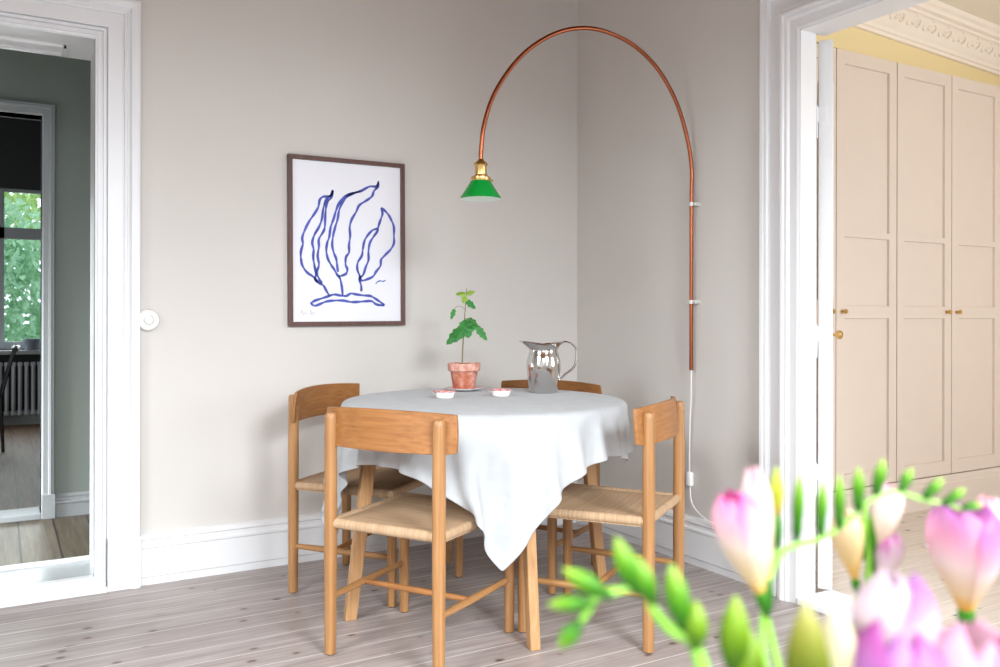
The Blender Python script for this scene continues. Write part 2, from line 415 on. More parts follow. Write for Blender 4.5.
mb = MB(); pr = [(0, 0), (.014, 0), (.016, .07), (.024, .076), (.024, .084), (.012, .09), (.012, .104), (.018, .110), (0, .124)]; vs = []
for d, z in pr: vs += [(H1+.066, HY-d, z), (HX1, HY-d, z)]
mb.add(vs, [(2*i, 2*i+1, 2*i+3, 2*i+2) for i in range(len(pr)-1)])
struct('baseboard_hall', mb, M['halltrim'])
struct('trim_10', MB().box(H0, H1, HY-.03, HY+.16, 0, .034, .006), M['halltrim'])
RX0, RX1 = -5.2, -.6
struct('floor_far', MB().box(RX0, RX1, HY+.14, FY, -.1, 0), M['floor_far'])
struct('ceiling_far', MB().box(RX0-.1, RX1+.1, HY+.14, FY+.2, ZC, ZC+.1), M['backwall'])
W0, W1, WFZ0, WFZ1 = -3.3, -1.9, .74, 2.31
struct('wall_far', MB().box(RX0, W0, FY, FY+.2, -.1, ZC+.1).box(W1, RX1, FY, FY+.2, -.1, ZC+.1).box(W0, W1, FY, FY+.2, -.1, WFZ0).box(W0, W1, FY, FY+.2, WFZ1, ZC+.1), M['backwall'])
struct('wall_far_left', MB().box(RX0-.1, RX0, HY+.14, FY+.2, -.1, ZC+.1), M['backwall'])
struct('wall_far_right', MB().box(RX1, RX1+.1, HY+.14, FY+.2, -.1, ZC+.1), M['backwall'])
mb = MB(); y0, y1 = FY+.05, FY+.10
mb.box(W0, W0+.05, y0, y1, WFZ0, WFZ1).box(W1-.05, W1, y0, y1, WFZ0, WFZ1).box(W0, W1, y0, y1, WFZ0, WFZ0+.07).box(W0, W1, y0, y1, WFZ1-.03, WFZ1)
mb.box(-2.64, -2.57, y0-.01, y1, WFZ0, WFZ1).box(W0, W1, y0-.01, y1, 1.82, 1.93)
struct('window_3', mb, M['radiator'])
struct('trim_11', MB().box(W0-.06, W1+.06, FY-.14, FY+.06, .69, .73, .005), M['halltrim'])
mb = MB().box(W1+.05, RX1, FY-.02, FY, 0, .14).box(RX0, RX1, FY-.03, FY, 0, .14)
struct('baseboard_far', mb, M['halltrim'])

# ---------------------------------------------------------------- dressing room beyond the right doorway
QX1 = 4.2; QY0 = -4.2
struct('floor_dressing', MB().box(WB, QX1, QY0, .1, -.1, 0), M['floor_dressing'])
struct('floor_doorway', MB().box(0, WB, DB0, DB1, -.1, 0), M['floor'])
struct('ceiling_dressing', MB().box(WB, QX1, QY0, .1, 2.80, 2.9), M['ceiling_warm'])
struct('wall_dressing_far', MB().box(QX1, QX1+.1, QY0, .1, -.1, 2.9), M['cornice'])
DW = (1.0, 2.7)
struct('wall_dressing_front', MB().box(WB, DW[0], QY0-.1, QY0, -.1, 2.9).box(DW[1], QX1, QY0-.1, QY0, -.1, 2.9).box(DW[0], DW[1], QY0-.1, QY0, -.1, .7).box(DW[0], DW[1], QY0-.1, QY0, 2.3, 2.9), M['cornice'])
mb = MB()
for x in (DW[0], (DW[0]+DW[1])/2-.03, DW[1]-.06): mb.box(x, x+.06, QY0-.07, QY0-.03, .7, 2.3)
mb.box(DW[0], DW[1], QY0-.07, QY0-.03, .7, .76).box(DW[0], DW[1], QY0-.07, QY0-.03, 2.24, 2.3)
struct('window_4', mb, M['white'])
struct('wall_dressing_inner', MB().box(WB, WB+.01, DB1+.11, .1, 0, 2.8).box(WB, WB+.01, QY0, DB0-.11, 0, 2.8).box(WB, WB+.01, DB0-.11, DB1+.11, DBT+.11, 2.8), M['cornice'])
# yellow bulkhead over the wardrobes, at a slight angle
def yb(x): return -.715+(x-1.2)*.09
mb = MB(); vs = []
for x in (WB, QX1):
    vs += [(x, yb(x), 2.466), (x, yb(x)+.12, 2.466), (x, yb(x)+.12, 2.8), (x, yb(x), 2.8)]
mb.add(vs, [(0, 1, 5, 4), (1, 2, 6, 5), (2, 3, 7, 6), (3, 0, 4, 7), (0, 3, 2, 1), (4, 5, 6, 7)])
struct('wall_dressing_back', mb, M['yellow'])
struct('wall_dressing_rear', MB().box(WB, QX1, -.02, .1, 0, 2.8), M['yellow'])
# plaster cornice with small leaf ornaments
pr = [(0, 2.602), (.020, 2.602), (.024, 2.618), (.034, 2.622), (.040, 2.640), (.050, 2.652), (.075, 2.690), (.110, 2.724), (.125, 2.730), (.128, 2.742), (.150, 2.748), (.160, 2.765), (.178, 2.775), (.180, 2.799)]
mb = MB(); vs = []
for d, z in pr: vs += [(WB, yb(WB)-d, z), (QX1, yb(QX1)-d, z)]
mb.add(vs, [(2*i, 2*i+1, 2*i+3, 2*i+2) for i in range(len(pr)-1)])
def blob(mb, c, r, sx=1, sz=1):
    bm = bmesh.new(); bmesh.ops.create_icosphere(bm, subdivisions=1, radius=r)
    for v in bm.verts: v.co = Vector((c[0]+v.co.x*sx, c[1]+v.co.y, c[2]+v.co.z*sz))
    mb.bm(bm, True)
x = .2
while x < 3.9:
    y = yb(x)-.076; z = 2.690
    for k in range(9):
        a = k/8*1.5*PI; rr = .028*(1-k/14)
        blob(mb, (x+rr*math.cos(a), y-.002-.6*rr*math.sin(a)*.8, z+rr*math.sin(a)), .0062)
        blob(mb, (x+.075-rr*math.cos(a), y-.002-.6*rr*math.sin(a)*.8, z+rr*math.sin(a)), .0062)
    blob(mb, (x+.0375, y-.002, z+.004), .011, 1, 1.6); blob(mb, (x+.0375, y-.03, z+.032), .008, 1.4, .8)
    x += .165
struct('trim_12', mb, M['cornice'])

# wardrobes
def ring(mb, x0, x1, z0, z1, ys, yp, w=.002):
    """bevelled edge round a sunk panel"""
    a = [(x0, ys, z0), (x1, ys, z0), (x1, ys, z1), (x0, ys, z1)]; b = [(x0+w, yp, z0+w), (x1-w, yp, z0+w), (x1-w, yp, z1-w), (x0+w, yp, z1-w)]
    mb.add(a+b, [(i, (i+1) % 4, 4+(i+1) % 4, 4+i) for i in range(4)]+[(4, 5, 6, 7)])
WY = -.735
def ward_door(parent, x0, x1, knob_left, face=True):
    z0, z1 = .180, 2.458; y0, y1 = WY, WY+.022
    mb = MB(); st = .062
    zs = [(z0, z0+.075), (1.067, 1.132), (1.492, 1.524), (2.390, z1)]
    mb.box(x0, x0+st, y0, y1, z0, z1).box(x1-st, x1, y0, y1, z0, z1)
    for a, b in zs: mb.box(x0+st, x1-st, y0, y1, a, b)
    for i in range(3): ring(mb, x0+st, x1-st, zs[i][1], zs[i+1][0], y0, y0+.013)
    d = mb.build('door', M['cupboard'], parent)
    kx = x0+.045 if knob_left else x1-.045
    k = MB().lathe([(0, -.03), (.009, -.029), (.0125, -.024), (.013, -.018), (.009, -.012), (.005, -.009), (.005, 0), (.011, 0), (.011, .002), (0, .002)], n=20)
    k.v = [(kx+a, WY+c-.001, 1.103+b) for a, b, c in k.v]
    tag(k.build('knob', M['brass'], d), 'small round brass knob')
for i, (x0, x1, lab) in enumerate([(.612, 1.6, 'tall beige panelled wardrobe unit half hidden behind the open white door'), (1.603, 2.592, 'tall beige panelled wardrobe unit at the right edge with paired brass knobs')]):
    w = thing('wardrobe', lab, 'wardrobe', (0, 0, 0), 0, None)
    w.location = (x0, WY, 0)
    inv = Matrix.Translation((-x0, -WY, 0))
    mb = MB().box(x0, x1, WY+.024, -.05, .172, 2.464); mb.build('body', M['cupboard'], w)
    xm = (x0+x1)/2
    if i == 0: ward_door(w, x0+.002, xm-.003, False); ward_door(w, xm+.003, x1-.002, True)
    else: ward_door(w, x0+.002, xm-.003, False); ward_door(w, xm+.003, x1-.002, True)
    for o in w.children: o.location = (-x0, -WY, 0)
mb = MB()
prp = [(0, 0), (.016, 0), (.016, .128), (.010, .136), (.010, .146), (.004, .152), (.0, .172)]; vs = []
for d, z in prp: vs += [(WB+.01, WY-d+.004, z), (3.2, WY-d+.004, z)]
mb.add(vs, [(2*i, 2*i+1, 2*i+3, 2*i+2) for i in range(len(prp)-1)]); mb.box(WB+.01, 3.2, WY+.004, WY+.02, 0, .172)
struct('baseboard_wardrobe', mb, M['cupboard'])
struct('wall_wardrobe_filler', MB().box(WB+.01, .610, WY+.02, -.05, 0, 2.464).box(2.594, 3.2, WY, -.05, .172, 2.464), M['cupboard'])

# open white door leaf seen on its hinge edge
hx, hy = .112, -1.476
dv = Vector((hx+2.62, hy+3.693, 0)).normalized()      # leaf runs away from the room, folded well back
ang = math.atan2(dv.y, dv.x)+math.radians(.6)
leaf = tag(bpy.data.objects.new('door_1', None), kind='structure'); COL.objects.link(leaf); leaf.location = (hx, hy, 0); leaf.rotation_euler = (0, 0, ang)
mb = MB().box(0, .70, -.026, .026, .035, 2.135, .002)
for z0, z1 in ((.25, .95), (1.15, 2.0)):
    for s in (-1, 1):
        mb.box(.10, .60, s*.026, s*.030, z0, z0+.012).box(.10, .60, s*.026, s*.030, z1-.012, z1).box(.10, .112, s*.026, s*.030, z0, z1).box(.588, .60, s*.026, s*.030, z0, z1)
tag(mb.build('leaf', M['white'], leaf), kind='structure')
for z in (.45, .98, 1.82):
    hg = MB().tube([(-.008, .034, z-.06), (-.008, .034, z+.06)], .006, 10).box(-.003, .001, -.004, .034, z+.002, z+.06, .001).box(-.014, -.004, .030, .042, z-.06, z-.002, .001)
    hg.tube([(-.008, .034, z+.06), (-.008, .034, z+.070)], [.005, .002], 8)
    tag(hg.build('hinge', M['white'], leaf), kind='structure')
mb = MB()
for s in (-1,):
    mb.tube([(.645, s*.026, .995), (.645, s*.030, .995)], .020, 18).tube([(.645, s*.026, .995), (.645, s*.055, .995)], .007, 12)
    k = MB().lathe([(0, 0), (.012, .001), (.019, .008), (.021, .016), (.017, .026), (.009, .031), (0, .032)], n=22)
    mb.add([(.645+a, s*(.050+c), .995+b) for a, b, c in k.v], k.f, True)
tag(mb.build('door_knob', M['brass'], leaf), kind='structure')

# little white floor stop lying on the dressing room boards
mb = MB().lathe([(0, 0), (.030, 0), (.034, .006), (.030, .014), (.012, .018), (0, .019)], n=20)
o = mb.build('door_stop', M['plastic']); o.location = (1.137, -1.244, 0)
tag(o, 'small white disc lying on the pale floorboards before the wardrobe plinth', 'door stop')

# ---------------------------------------------------------------- chairs
def rod(a, b, r0, r1=None, n=16, taper_top=False):
    return MB().tube([a, b], [r0, r0 if r1 is None else r1], n)
def make_chair():
    t = thing('dining_chair', '', 'chair')
    RW, FW, D = .2025, .215, .435            # half spacing of rear posts / front legs, depth; local +y is the way the chair faces, origin mid between rear posts
    for s in (-1, 1):
        mb = MB().tube([(s*RW, 0, .004), (s*RW, 0, .30), (s*RW, 0, .60), (s*RW, 0, .750), (s*RW, 0, .764), (s*RW, 0, .769)], [.0180, .0205, .0205, .0195, .0180, .0140], 20)
        l = mb.build('rear_post', M['oak_z'], t)
        tag(MB().tube([(s*RW, 0, 0), (s*RW, 0, .005)], .012, 14).build('glide', M['rubber'], l))
        mb = MB().tube([(s*FW, D, .004), (s*FW, D, .25), (s*FW, D, .405)], [.0165, .0190, .0190], 20)
        l = mb.build('front_leg', M['oak_z'], t)
        MB().tube([(s*FW, D, 0), (s*FW, D, .005)], .012, 14).build('glide', M['rubber'], l)
        # side stretcher, thicker in the middle
        pts = [(s*(RW+(FW-RW)*u), D*u, .182) for u in (0.03, .25, .5, .75, .97)]
        MB().tube(pts, [.0095, .0115, .0125, .0115, .0095], 14).build('side_stretcher', M['oak_y'], t)
    xm = RW+(FW-RW)*.42
    MB().tube([(-xm, D*.42, .182), (-xm*.4, D*.42, .182), (xm*.4, D*.42, .182), (xm, D*.42, .182)], [.0085, .0105, .0105, .0085], 14).build('cross_stretcher', M['oak_x'], t)
    # seat: cord field, slightly dished, with rounded edges
    mb = MB(); N = 22; vs = []; fs = []
    zt = .432
    for i in range(N+1):
        v = i/N
        for j in range(N+1):
            u = j/N*2-1
            hw = (RW+(FW-RW)*v)+.004
            ex = 1-abs(u)**8; ey = 1-abs(2*v-1)**10
            dip = -.014*(1-u*u)*(1-(2*v-1)**2)
            vs.append((hw*u, .0+D*v, zt-.010*(1-ex)+dip+.0*ey))
    for i in range(N):
        for j in range(N): fs.append((i*(N+1)+j, i*(N+1)+j+1, (i+1)*(N+1)+j+1, (i+1)*(N+1)+j))
    nv = len(vs)
    vs += [(x, y, z-.022) for x, y, z in vs]
    fs += [tuple(nv+k for k in f[::-1]) for f in fs]
    for i in range(N):
        a, b = i*(N+1), (i+1)*(N+1); fs.append((a, b, nv+b, nv+a)); a += N; b += N; fs.append((b, a, nv+a, nv+b))
    for j in range(N):
        fs.append((j, nv+j, nv+j+1, j+1)); a = N*(N+1)+j; fs.append((a, a+1, nv+a+1, nv+a))
    mb.add(vs, fs, True); mb.build('seat', M['cord_y'], t)
    def rail(x0, y0, x1, y1, name, mat, rz=.0165, rx=.014, z=.418):
        m = MB(); n = 18; a = Vector((x0, y0, z)); b = Vector((x1, y1, z)); d = (b-a).normalized(); s = Vector((-d.y, d.x, 0)); vs = []
        ks = [0, .012, .04, .5, .96, .988, 1]
        for k in ks:
            c = a.lerp(b, k); f = .82 if k in (0, 1) else (.95 if k in (.012, .988) else 1)
            for q in range(n):
                w = 2*PI*q/n; vs.append(c+s*rx*f*math.cos(w)+Vector((0, 0, 1))*rz*f*math.sin(w))
        fs = [(i*n+q, i*n+(q+1) % n, (i+1)*n+(q+1) % n, (i+1)*n+q) for i in range(len(ks)-1) for q in range(n)]
        fs += [tuple(range(n)), tuple((len(ks)-1)*n+q for q in range(n))]
        m.add(vs, fs, True); return m.build(name, mat, t)
    rail(-RW-.008, .004, RW+.008, .004, 'rear_rail', M['cord_x'])
    rail(-FW-.014, D, FW+.014, D, 'front_rail', M['cord_x'])
    for s in (-1, 1): rail(s*RW, .0, s*FW, D, 'side_rail', M['cord_y'], .0155, .013)
    # curved backrest board, concave towards the sitter
    mb = MB(); N = 30; hw = .249; T = .011; vs = []; fs = []
    def outline(u):      # u -1..1 : top and bottom height; lower corners rounded off
        e = abs(u); top = .792-.010*e*e
        bot = .664+.005*max(0, (e-.8)/.2)**2
        return top, bot
    M_ = 8
    for side in (0, 1):
        for i in range(N+1):
            u = i/N*2-1; top, bot = outline(u)
            for j in range(M_+1):
                q = j/M_; z = bot+(top-bot)*q
                inset = .004*(abs(q-.5)*2)**2*(abs(u)**12)
                x = hw*u*(1+.022*(.5-q)) - math.copysign(inset, u)*1.0
                y = .0135+.050*(abs(u))**2.0 - .012 + .010*(q-.5)
                vs.append((x, y+(T if side else 0), z))
    m = (N+1)*(M_+1)
    for i in range(N):
        for j in range(M_):
            a = i*(M_+1)+j; b = a+M_+1
            fs.append((a, b, b+1, a+1)); fs.append((m+a, m+a+1, m+b+1, m+b))
    for i in range(N):
        a = i*(M_+1); b = a+M_+1
        fs.append((a, m+a, m+b, b)); fs.append((a+M_, b+M_, m+b+M_, m+a+M_))
    for j in range(M_):
        fs.append((j, j+1, m+j+1, m+j)); a = N*(M_+1)+j; fs.append((a, m+a, m+a+1, a+1))
    mb.add(vs, fs, True)
    # the posts stand behind the board: lift it forward at their spacing
    off = .0125-(.0135+.050*(RW/hw)**2-.012)
    mb.v = [(x, y+off-.003, z) for x, y, z in mb.v]
    mb.build('backrest', M['oak_x'], t, bevel=.002)
    return t
chair = make_chair()
spots = [((-1.5965, -1.2235), 32, 'oak dining chair nearest the camera, its curved back turned to us'),
         ((-1.471, -.2655), -50.3, 'oak dining chair by the picture wall, behind and left of the nearest chair'),
         ((-.649, -1.4325), 124.5, 'oak dining chair right of the table with its woven cord seat fully in view'),
         ((-.490, -.510), 209.5, 'oak dining chair in the room corner, its top rail showing behind the jug')]
for i, (p, a, lab) in enumerate(spots):
    o = chair if i == 0 else copy_tree(chair)
    o.location = (p[0], p[1], 0); o.rotation_euler = (0, 0, math.radians(a-90)); tag(o, lab, 'chair', 'oak dining chairs around the table')

# ---------------------------------------------------------------- table
TC = (-1.021, -.832); TR = .533; TH = .755
tb = thing('round_table', 'round oak dining table under a pale linen cloth, its splayed legs showing', 'table', (TC[0], TC[1], 0))
MB().lathe([(0, .722), (TR-.02, .722), (TR-.004, .730), (TR, .738), (TR-.003, .751), (TR-.012, .755), (0, .755)], n=96).build('tabletop', M['table_oak'], tb)
def leg_pos(bx, by, tx, ty):
    """flat tapering plank leg leaning outwards; broad face across the view of its lean"""
    b = Vector((bx-TC[0], by-TC[1], 0)); r = b.normalized(); s = Vector((-r.y, r.x, 0)); tp = Vector((tx-TC[0], ty-TC[1], .722))
    m = MB(); vs = []
    for (c, w) in ((b, .021), (tp, .025)):
        for (a, e) in ((-1, -1), (1, -1), (1, 1), (-1, 1)): vs.append(c+r*w*a+s*.0175*e)
    m.add(vs, [(0, 1, 2, 3), (4, 7, 6, 5), (0, 4, 5, 1), (1, 5, 6, 2), (2, 6, 7, 3), (3, 7, 4, 0)])
    return m.build('leg', M['table_oak'], tb, bevel=.004)
for bx, by in ((-1.541, -.789), (-1.120, -1.340), (-.501, -.876), (-.922, -.316)):
    leg_pos(bx, by, TC[0]+(bx-TC[0])*.83, TC[1]+(by-TC[1])*.83)
rails = MB()
for (a, b) in (((-1.40, -.80), (-.64, -.864)), ((-1.094, -1.20), (-.948, -.45))):
    A = Vector((a[0]-TC[0], a[1]-TC[1], 0)); B = Vector((b[0]-TC[0], b[1]-TC[1], 0)); d = (B-A).normalized(); s = Vector((-d.y, d.x, 0))*.02
    vs = [p+Vector((0, 0, z)) for z in (.66, .722) for p in (A-s, A+s, B+s, B-s)]
    rails.add(vs, [(0, 1, 2, 3), (4, 7, 6, 5), (0, 4, 5, 1), (1, 5, 6, 2), (2, 6, 7, 3), (3, 7, 4, 0)])
rails.build('apron', M['table_oak'], tb)

# ---------------------------------------------------------------- the cloth settles over the table top under gravity
def cloth_sim(C=(-1.021,-.832), R=.535, TZ=.7565, rot=237.5, half=.700, sh=(.016,.026), N=75, steps=420, iters=10, seats=()):
    rng=np.random.default_rng(3); CUT=(325,.664)
    u=np.linspace(-half,half,N); U,V=np.meshgrid(u,u,indexing='ij')
    th=math.radians(rot-45)
    ct,st=math.cos(th),math.sin(th)
    P=np.stack([C[0]+sh[0]+U*ct-V*st, C[1]+sh[1]+U*st+V*ct, np.full_like(U,TZ+.002)],-1)
    P[...,2]+=rng.normal(0,.0006,P.shape[:2])
    # one corner is tucked up: cut it off along a line
    alive=np.ones((N,N))
    nx,ny=math.cos(math.radians(CUT[0])),math.sin(math.radians(CUT[0]))
    alive[((P[...,0]-C[0])*nx+(P[...,1]-C[1])*ny)>CUT[1]]=0
    h=u[1]-u[0]; X=P.copy(); V_=np.zeros_like(P)
    dt=1/60/2
    def solve(di,dj,L,k,s,axis):
        # pairs (i,j)-(i+di,j+dj); start parity s along axis with stride
        step=2*max(abs(di),abs(dj))
        i0,i1=0,N-di; 
        if dj>=0: j0,j1=0,N-dj; 
        else: j0,j1=-dj,N
        if axis==0: ia=slice(i0+s,i1,step) ; ja=slice(j0,j1); ib=slice(i0+s+di,i1+di,step); jb=slice(j0+dj,j1+dj)
        else: ia=slice(i0,i1); ib=slice(i0+di,i1+di); ja=slice(j0+s,j1,step); jb=slice(j0+s+dj,j1+dj,step)
        A=X[ia,ja];B=X[ib,jb]
        w=(alive[ia,ja]*alive[ib,jb])
        d=B-A; l=np.sqrt((d*d).sum(-1))+1e-9
        c=((l-L)/l*.5*k*w)[...,None]*d
        X[ia,ja]=A+c; X[ib,jb]=B-c
    r2=math.sqrt(2)*h
    for t in range(steps):
        V_[...,2]-=9.8*dt
        V_*=.985 if t<steps*.75 else .95
        Q=X.copy(); X=X+V_*dt
        for it in range(iters):
            for s in (0,1):
                solve(1,0,h,1.,s,0); solve(0,1,h,1.,s,1)
            for s in (0,1):
                solve(1,1,r2,.25,s,0); solve(1,-1,r2,.25,s,0)
            if it%3==0:
                for s in range(2):
                    solve(2,0,2*h,.22,s*2,0);solve(2,0,2*h,.22,s*2+1,0);solve(0,2,2*h,.22,s*2,1);solve(0,2,2*h,.22,s*2+1,1)
            # table
            dx=X[...,0]-C[0];dy=X[...,1]-C[1];r=np.sqrt(dx*dx+dy*dy)+1e-9
            ins=r<R; top=ins&(X[...,2]>TZ-.03)&(X[...,2]<TZ)
            rr=np.clip((r-(R-.012))/.012,0,1); zt=TZ-.012*(1-np.sqrt(1-rr**2*.98))
            up=ins&(X[...,2]<zt)&(X[...,2]>TZ-.05)
            edge=up&(r>R-.006)
            X[...,2]=np.where(up&~edge,zt,X[...,2])
            lo=ins&(~up)&(X[...,2]<=TZ-.05)&(r>R-.06)|edge
            f=np.where(lo,(R+.0005)/r,1.); X[...,0]=C[0]+dx*f; X[...,1]=C[1]+dy*f
            for (mx,my,fx,fy,hw,hd) in seats:
                qx=X[...,0]-mx;qy=X[...,1]-my
                lu=qx*fx+qy*fy; lv=-qx*fy+qy*fx
                inside=(np.abs(lu)<hd)&(np.abs(lv)<hw)&(X[...,2]<.452)&(X[...,2]>.30)
                sd=np.where(inside,np.sign(lv)*(hw-np.abs(lv)),0)
                X[...,0]+=-fy*sd; X[...,1]+=fx*sd
        V_=(X-Q)/dt
        fr=(X[...,2]>TZ-.004)
        V_[fr,:2]*=.5
    return X,alive

_seats = []
for (mx, my), a, _l in spots:
    fx, fy = math.cos(math.radians(a)), math.sin(math.radians(a)); _seats.append((mx+fx*.2175, my+fy*.2175, fx, fy, .238, .242))
_X, _al = cloth_sim(C=TC, R=.5380, TZ=.7600, seats=_seats)
_N = _X.shape[0]; mb = MB(); _id = {}; vs = []
for i in range(_N):
    for j in range(_N):
        if _al[i, j]: _id[(i, j)] = len(vs); vs.append((_X[i, j, 0]-TC[0], _X[i, j, 1]-TC[1], _X[i, j, 2]-TH))
fs = [(_id[(i, j)], _id[(i+1, j)], _id[(i+1, j+1)], _id[(i, j+1)]) for i in range(_N-1) for j in range(_N-1) if _al[i, j] and _al[i+1, j] and _al[i+1, j+1] and _al[i, j+1]]
mb.add(vs, fs, True)
cloth = mb.build('tablecloth', M['linen'], auto=180); cloth.location = (TC[0], TC[1], TH)
md = cloth.modifiers.new('thick', 'SOLIDIFY'); md.thickness = .0012; md.offset = 1
md = cloth.modifiers.new('sub', 'SUBSURF'); md.levels = 1; md.render_levels = 1
tag(cloth, 'pale grey linen cloth draped over the round table with a corner hanging down in front', 'tablecloth')

TOPZ = .7618   # upper face of the cloth
# ---------------------------------------------------------------- framed print
pic = thing('framed_print', 'tall framed print of wavy blue seaweed lines on white paper, hung on the wall', 'picture', (-1.2645, 0, 1.405))
pic.rotation_euler = (0, math.radians(-.35), 0)
W_, H_ = .2735, .373
mb = MB(); fw = .019
for x0, x1, z0, z1 in ((-W_, W_, H_-fw, H_), (-W_, W_, -H_, -H_+fw), (-W_, -W_+fw, -H_+fw, H_-fw), (W_-fw, W_, -H_+fw, H_-fw)):
    mb.box(x0, x1, -.026, -.002, z0, z1, .0015)
mb.build('frame', M['frame'], pic)
sheet = MB().box(-W_+fw, W_-fw, -.012, -.006, -H_+fw, H_-fw).build('sheet', M['paper'], pic)
STR = {
'a':[(-0.07,0.231),(-0.078,0.208),(-0.097,0.2),(-0.117,0.197),(-0.131,0.181),(-0.137,0.151),(-0.155,0.12),(-0.179,0.085),(-0.199,0.045),(-0.21,0.012),(-0.207,-0.014),(-0.216,-0.047),(-0.216,-0.08),(-0.209,-0.11),(-0.189,-0.138),(-0.161,-0.157),(-0.135,-0.183),(-0.115,-0.195),(-0.101,-0.219),(-0.087,-0.241)],
'b':[(-0.081,0.207),(-0.102,0.183),(-0.115,0.142),(-0.121,0.099),(-0.135,0.062),(-0.155,0.028),(-0.165,-0.006),(-0.159,-0.038),(-0.161,-0.071),(-0.155,-0.111),(-0.149,-0.143),(-0.153,-0.166),(-0.141,-0.183)],
'b2':[(-0.07,0.231),(-0.077,0.198),(-0.095,0.177),(-0.102,0.15),(-0.106,0.103),(-0.108,0.063),(-0.115,0.043),(-0.135,0.009),(-0.135,-0.024),(-0.141,-0.064),(-0.135,-0.103),(-0.145,-0.137),(-0.135,-0.165),(-0.121,-0.186)],
'c':[(0.147,0.286),(0.137,0.261),(0.103,0.258),(0.06,0.234),(0.017,0.221),(-0.018,0.202),(-0.042,0.173),(-0.056,0.139),(-0.067,0.103),(-0.081,0.064),(-0.087,0.024),(-0.098,-0.009),(-0.101,-0.043),(-0.094,-0.076),(-0.08,-0.102),(-0.066,-0.121),(-0.052,-0.145),(-0.038,-0.163),(-0.03,-0.201),(-0.026,-0.241)],
'c2':[(0.06,0.234),(0.024,0.221),(-0.006,0.203),(-0.028,0.174),(-0.042,0.14),(-0.048,0.104),(-0.06,0.066),(-0.07,0.025),(-0.074,-0.015),(-0.067,-0.048),(-0.056,-0.074),(-0.052,-0.101),(-0.048,-0.134)],
'd':[(0.147,0.286),(0.144,0.261),(0.125,0.239),(0.117,0.218),(0.103,0.204),(0.081,0.189),(0.053,0.169),(0.038,0.138),(0.017,0.103),(0.008,0.069),(0.01,0.029),(0.004,-0.012),(0.004,-0.045),(-0.01,-0.066),(-0.012,-0.1),(-0.004,-0.119),(-0.01,-0.14),(-0.032,-0.15),(-0.048,-0.154)],
'e':[(0.159,0.165),(0.176,0.154),(0.196,0.134),(0.21,0.11),(0.222,0.081),(0.222,0.039),(0.222,0.005),(0.206,-0.024),(0.177,-0.052),(0.158,-0.074),(0.155,-0.101),(0.133,-0.129),(0.119,-0.15),(0.089,-0.164),(0.063,-0.169),(0.053,-0.145),(0.043,-0.118),(0.046,-0.088),(0.065,-0.057),(0.071,-0.022),(0.079,0.012),(0.097,0.04),(0.119,0.061),(0.147,0.07)],
'e2':[(0.159,0.165),(0.166,0.139),(0.157,0.111),(0.147,0.083),(0.14,0.056),(0.119,0.027),(0.103,-0.001),(0.097,-0.042),(0.097,-0.076),(0.083,-0.11),(0.071,-0.144),(0.053,-0.161),(0.061,-0.192),(0.062,-0.219)],
'f':[(-0.175,-0.275),(-0.155,-0.262),(-0.127,-0.253),(-0.094,-0.242),(-0.066,-0.234),(-0.038,-0.238),(-0.01,-0.24),(0.012,-0.229),(0.039,-0.233),(0.075,-0.237),(0.105,-0.239),(0.127,-0.25),(0.148,-0.263),(0.17,-0.279),(0.162,-0.282),(0.133,-0.277),(0.111,-0.263),(0.075,-0.264),(0.039,-0.267),(0.012,-0.267),(-0.024,-0.261),(-0.066,-0.261),(-0.101,-0.265),(-0.127,-0.275),(-0.155,-0.284),(-0.171,-0.275)],
'g':[(0.131,-0.184),(0.143,-0.173),(0.158,-0.17),(0.167,-0.172),(0.181,-0.166)],
'h':[(-0.217,-0.321),(-0.212,-0.303),(-0.206,-0.321),(-0.198,-0.314),(-0.19,-0.321)],
'h2':[(-0.177,-0.319),(-0.173,-0.303),(-0.169,-0.324),(-0.161,-0.313),(-0.155,-0.321)],
'i':[(0.196,-0.322),(0.208,-0.319),(0.22,-0.322),(0.236,-0.319)],

}
def ribbon(mb, pts, w, y=-.0126):
    P = smooth_path([(x, 0, z) for x, z in pts], 5); vs = []; n = len(P)
    for i, p in enumerate(P):
        t = (P[min(i+1, n-1)]-P[max(i-1, 0)]).normalized(); s = Vector((-t.z, 0, t.x))
        ww = w*(.75+.5*abs(math.sin(i*.37+pts[0][0]*40)))*(1 if 0 < i < n-1 else .6)
        vs += [p+s*ww/2+Vector((0, y, 0)), p-s*ww/2+Vector((0, y, 0))]
    mb.add(vs, [(2*i, 2*i+1, 2*i+3, 2*i+2) for i in range(n-1)])
inkm = MB(); pen = MB()
for k, v in STR.items():
    if k == 'i': continue
    if k in ('h', 'h2'): ribbon(pen, v, .0018)
    else: ribbon(inkm, v, .0098 if k != 'g' else .005)
inkm.build('line_drawing', M['ink'], pic)
tag(pen.build('pencil_signature', M['pencil'], pic), 'faint pencil signature and edition mark under the drawing')

# ---------------------------------------------------------------- wall dial switch
sw = thing('dimmer_switch', 'round white dimmer dial beside the left doorway', 'switch', (-2.103, 0, 1.058))
def ylathe(prof, n=40):
    m = MB().lathe(prof, n=n); m.v = [(x, -z, y) for x, y, z in m.v]; return m
ylathe([(0, 0), (.041, 0), (.044, .006), (.043, .020), (.038, .028), (.028, .031), (.021, .029), (.019, .022), (0, .022)]).build('cover', M['plastic'], sw)
ylathe([(0, .021), (.0165, .021), (.0168, .040), (.015, .044), (.0, .0445)]).build('dial', M['plastic'], sw)

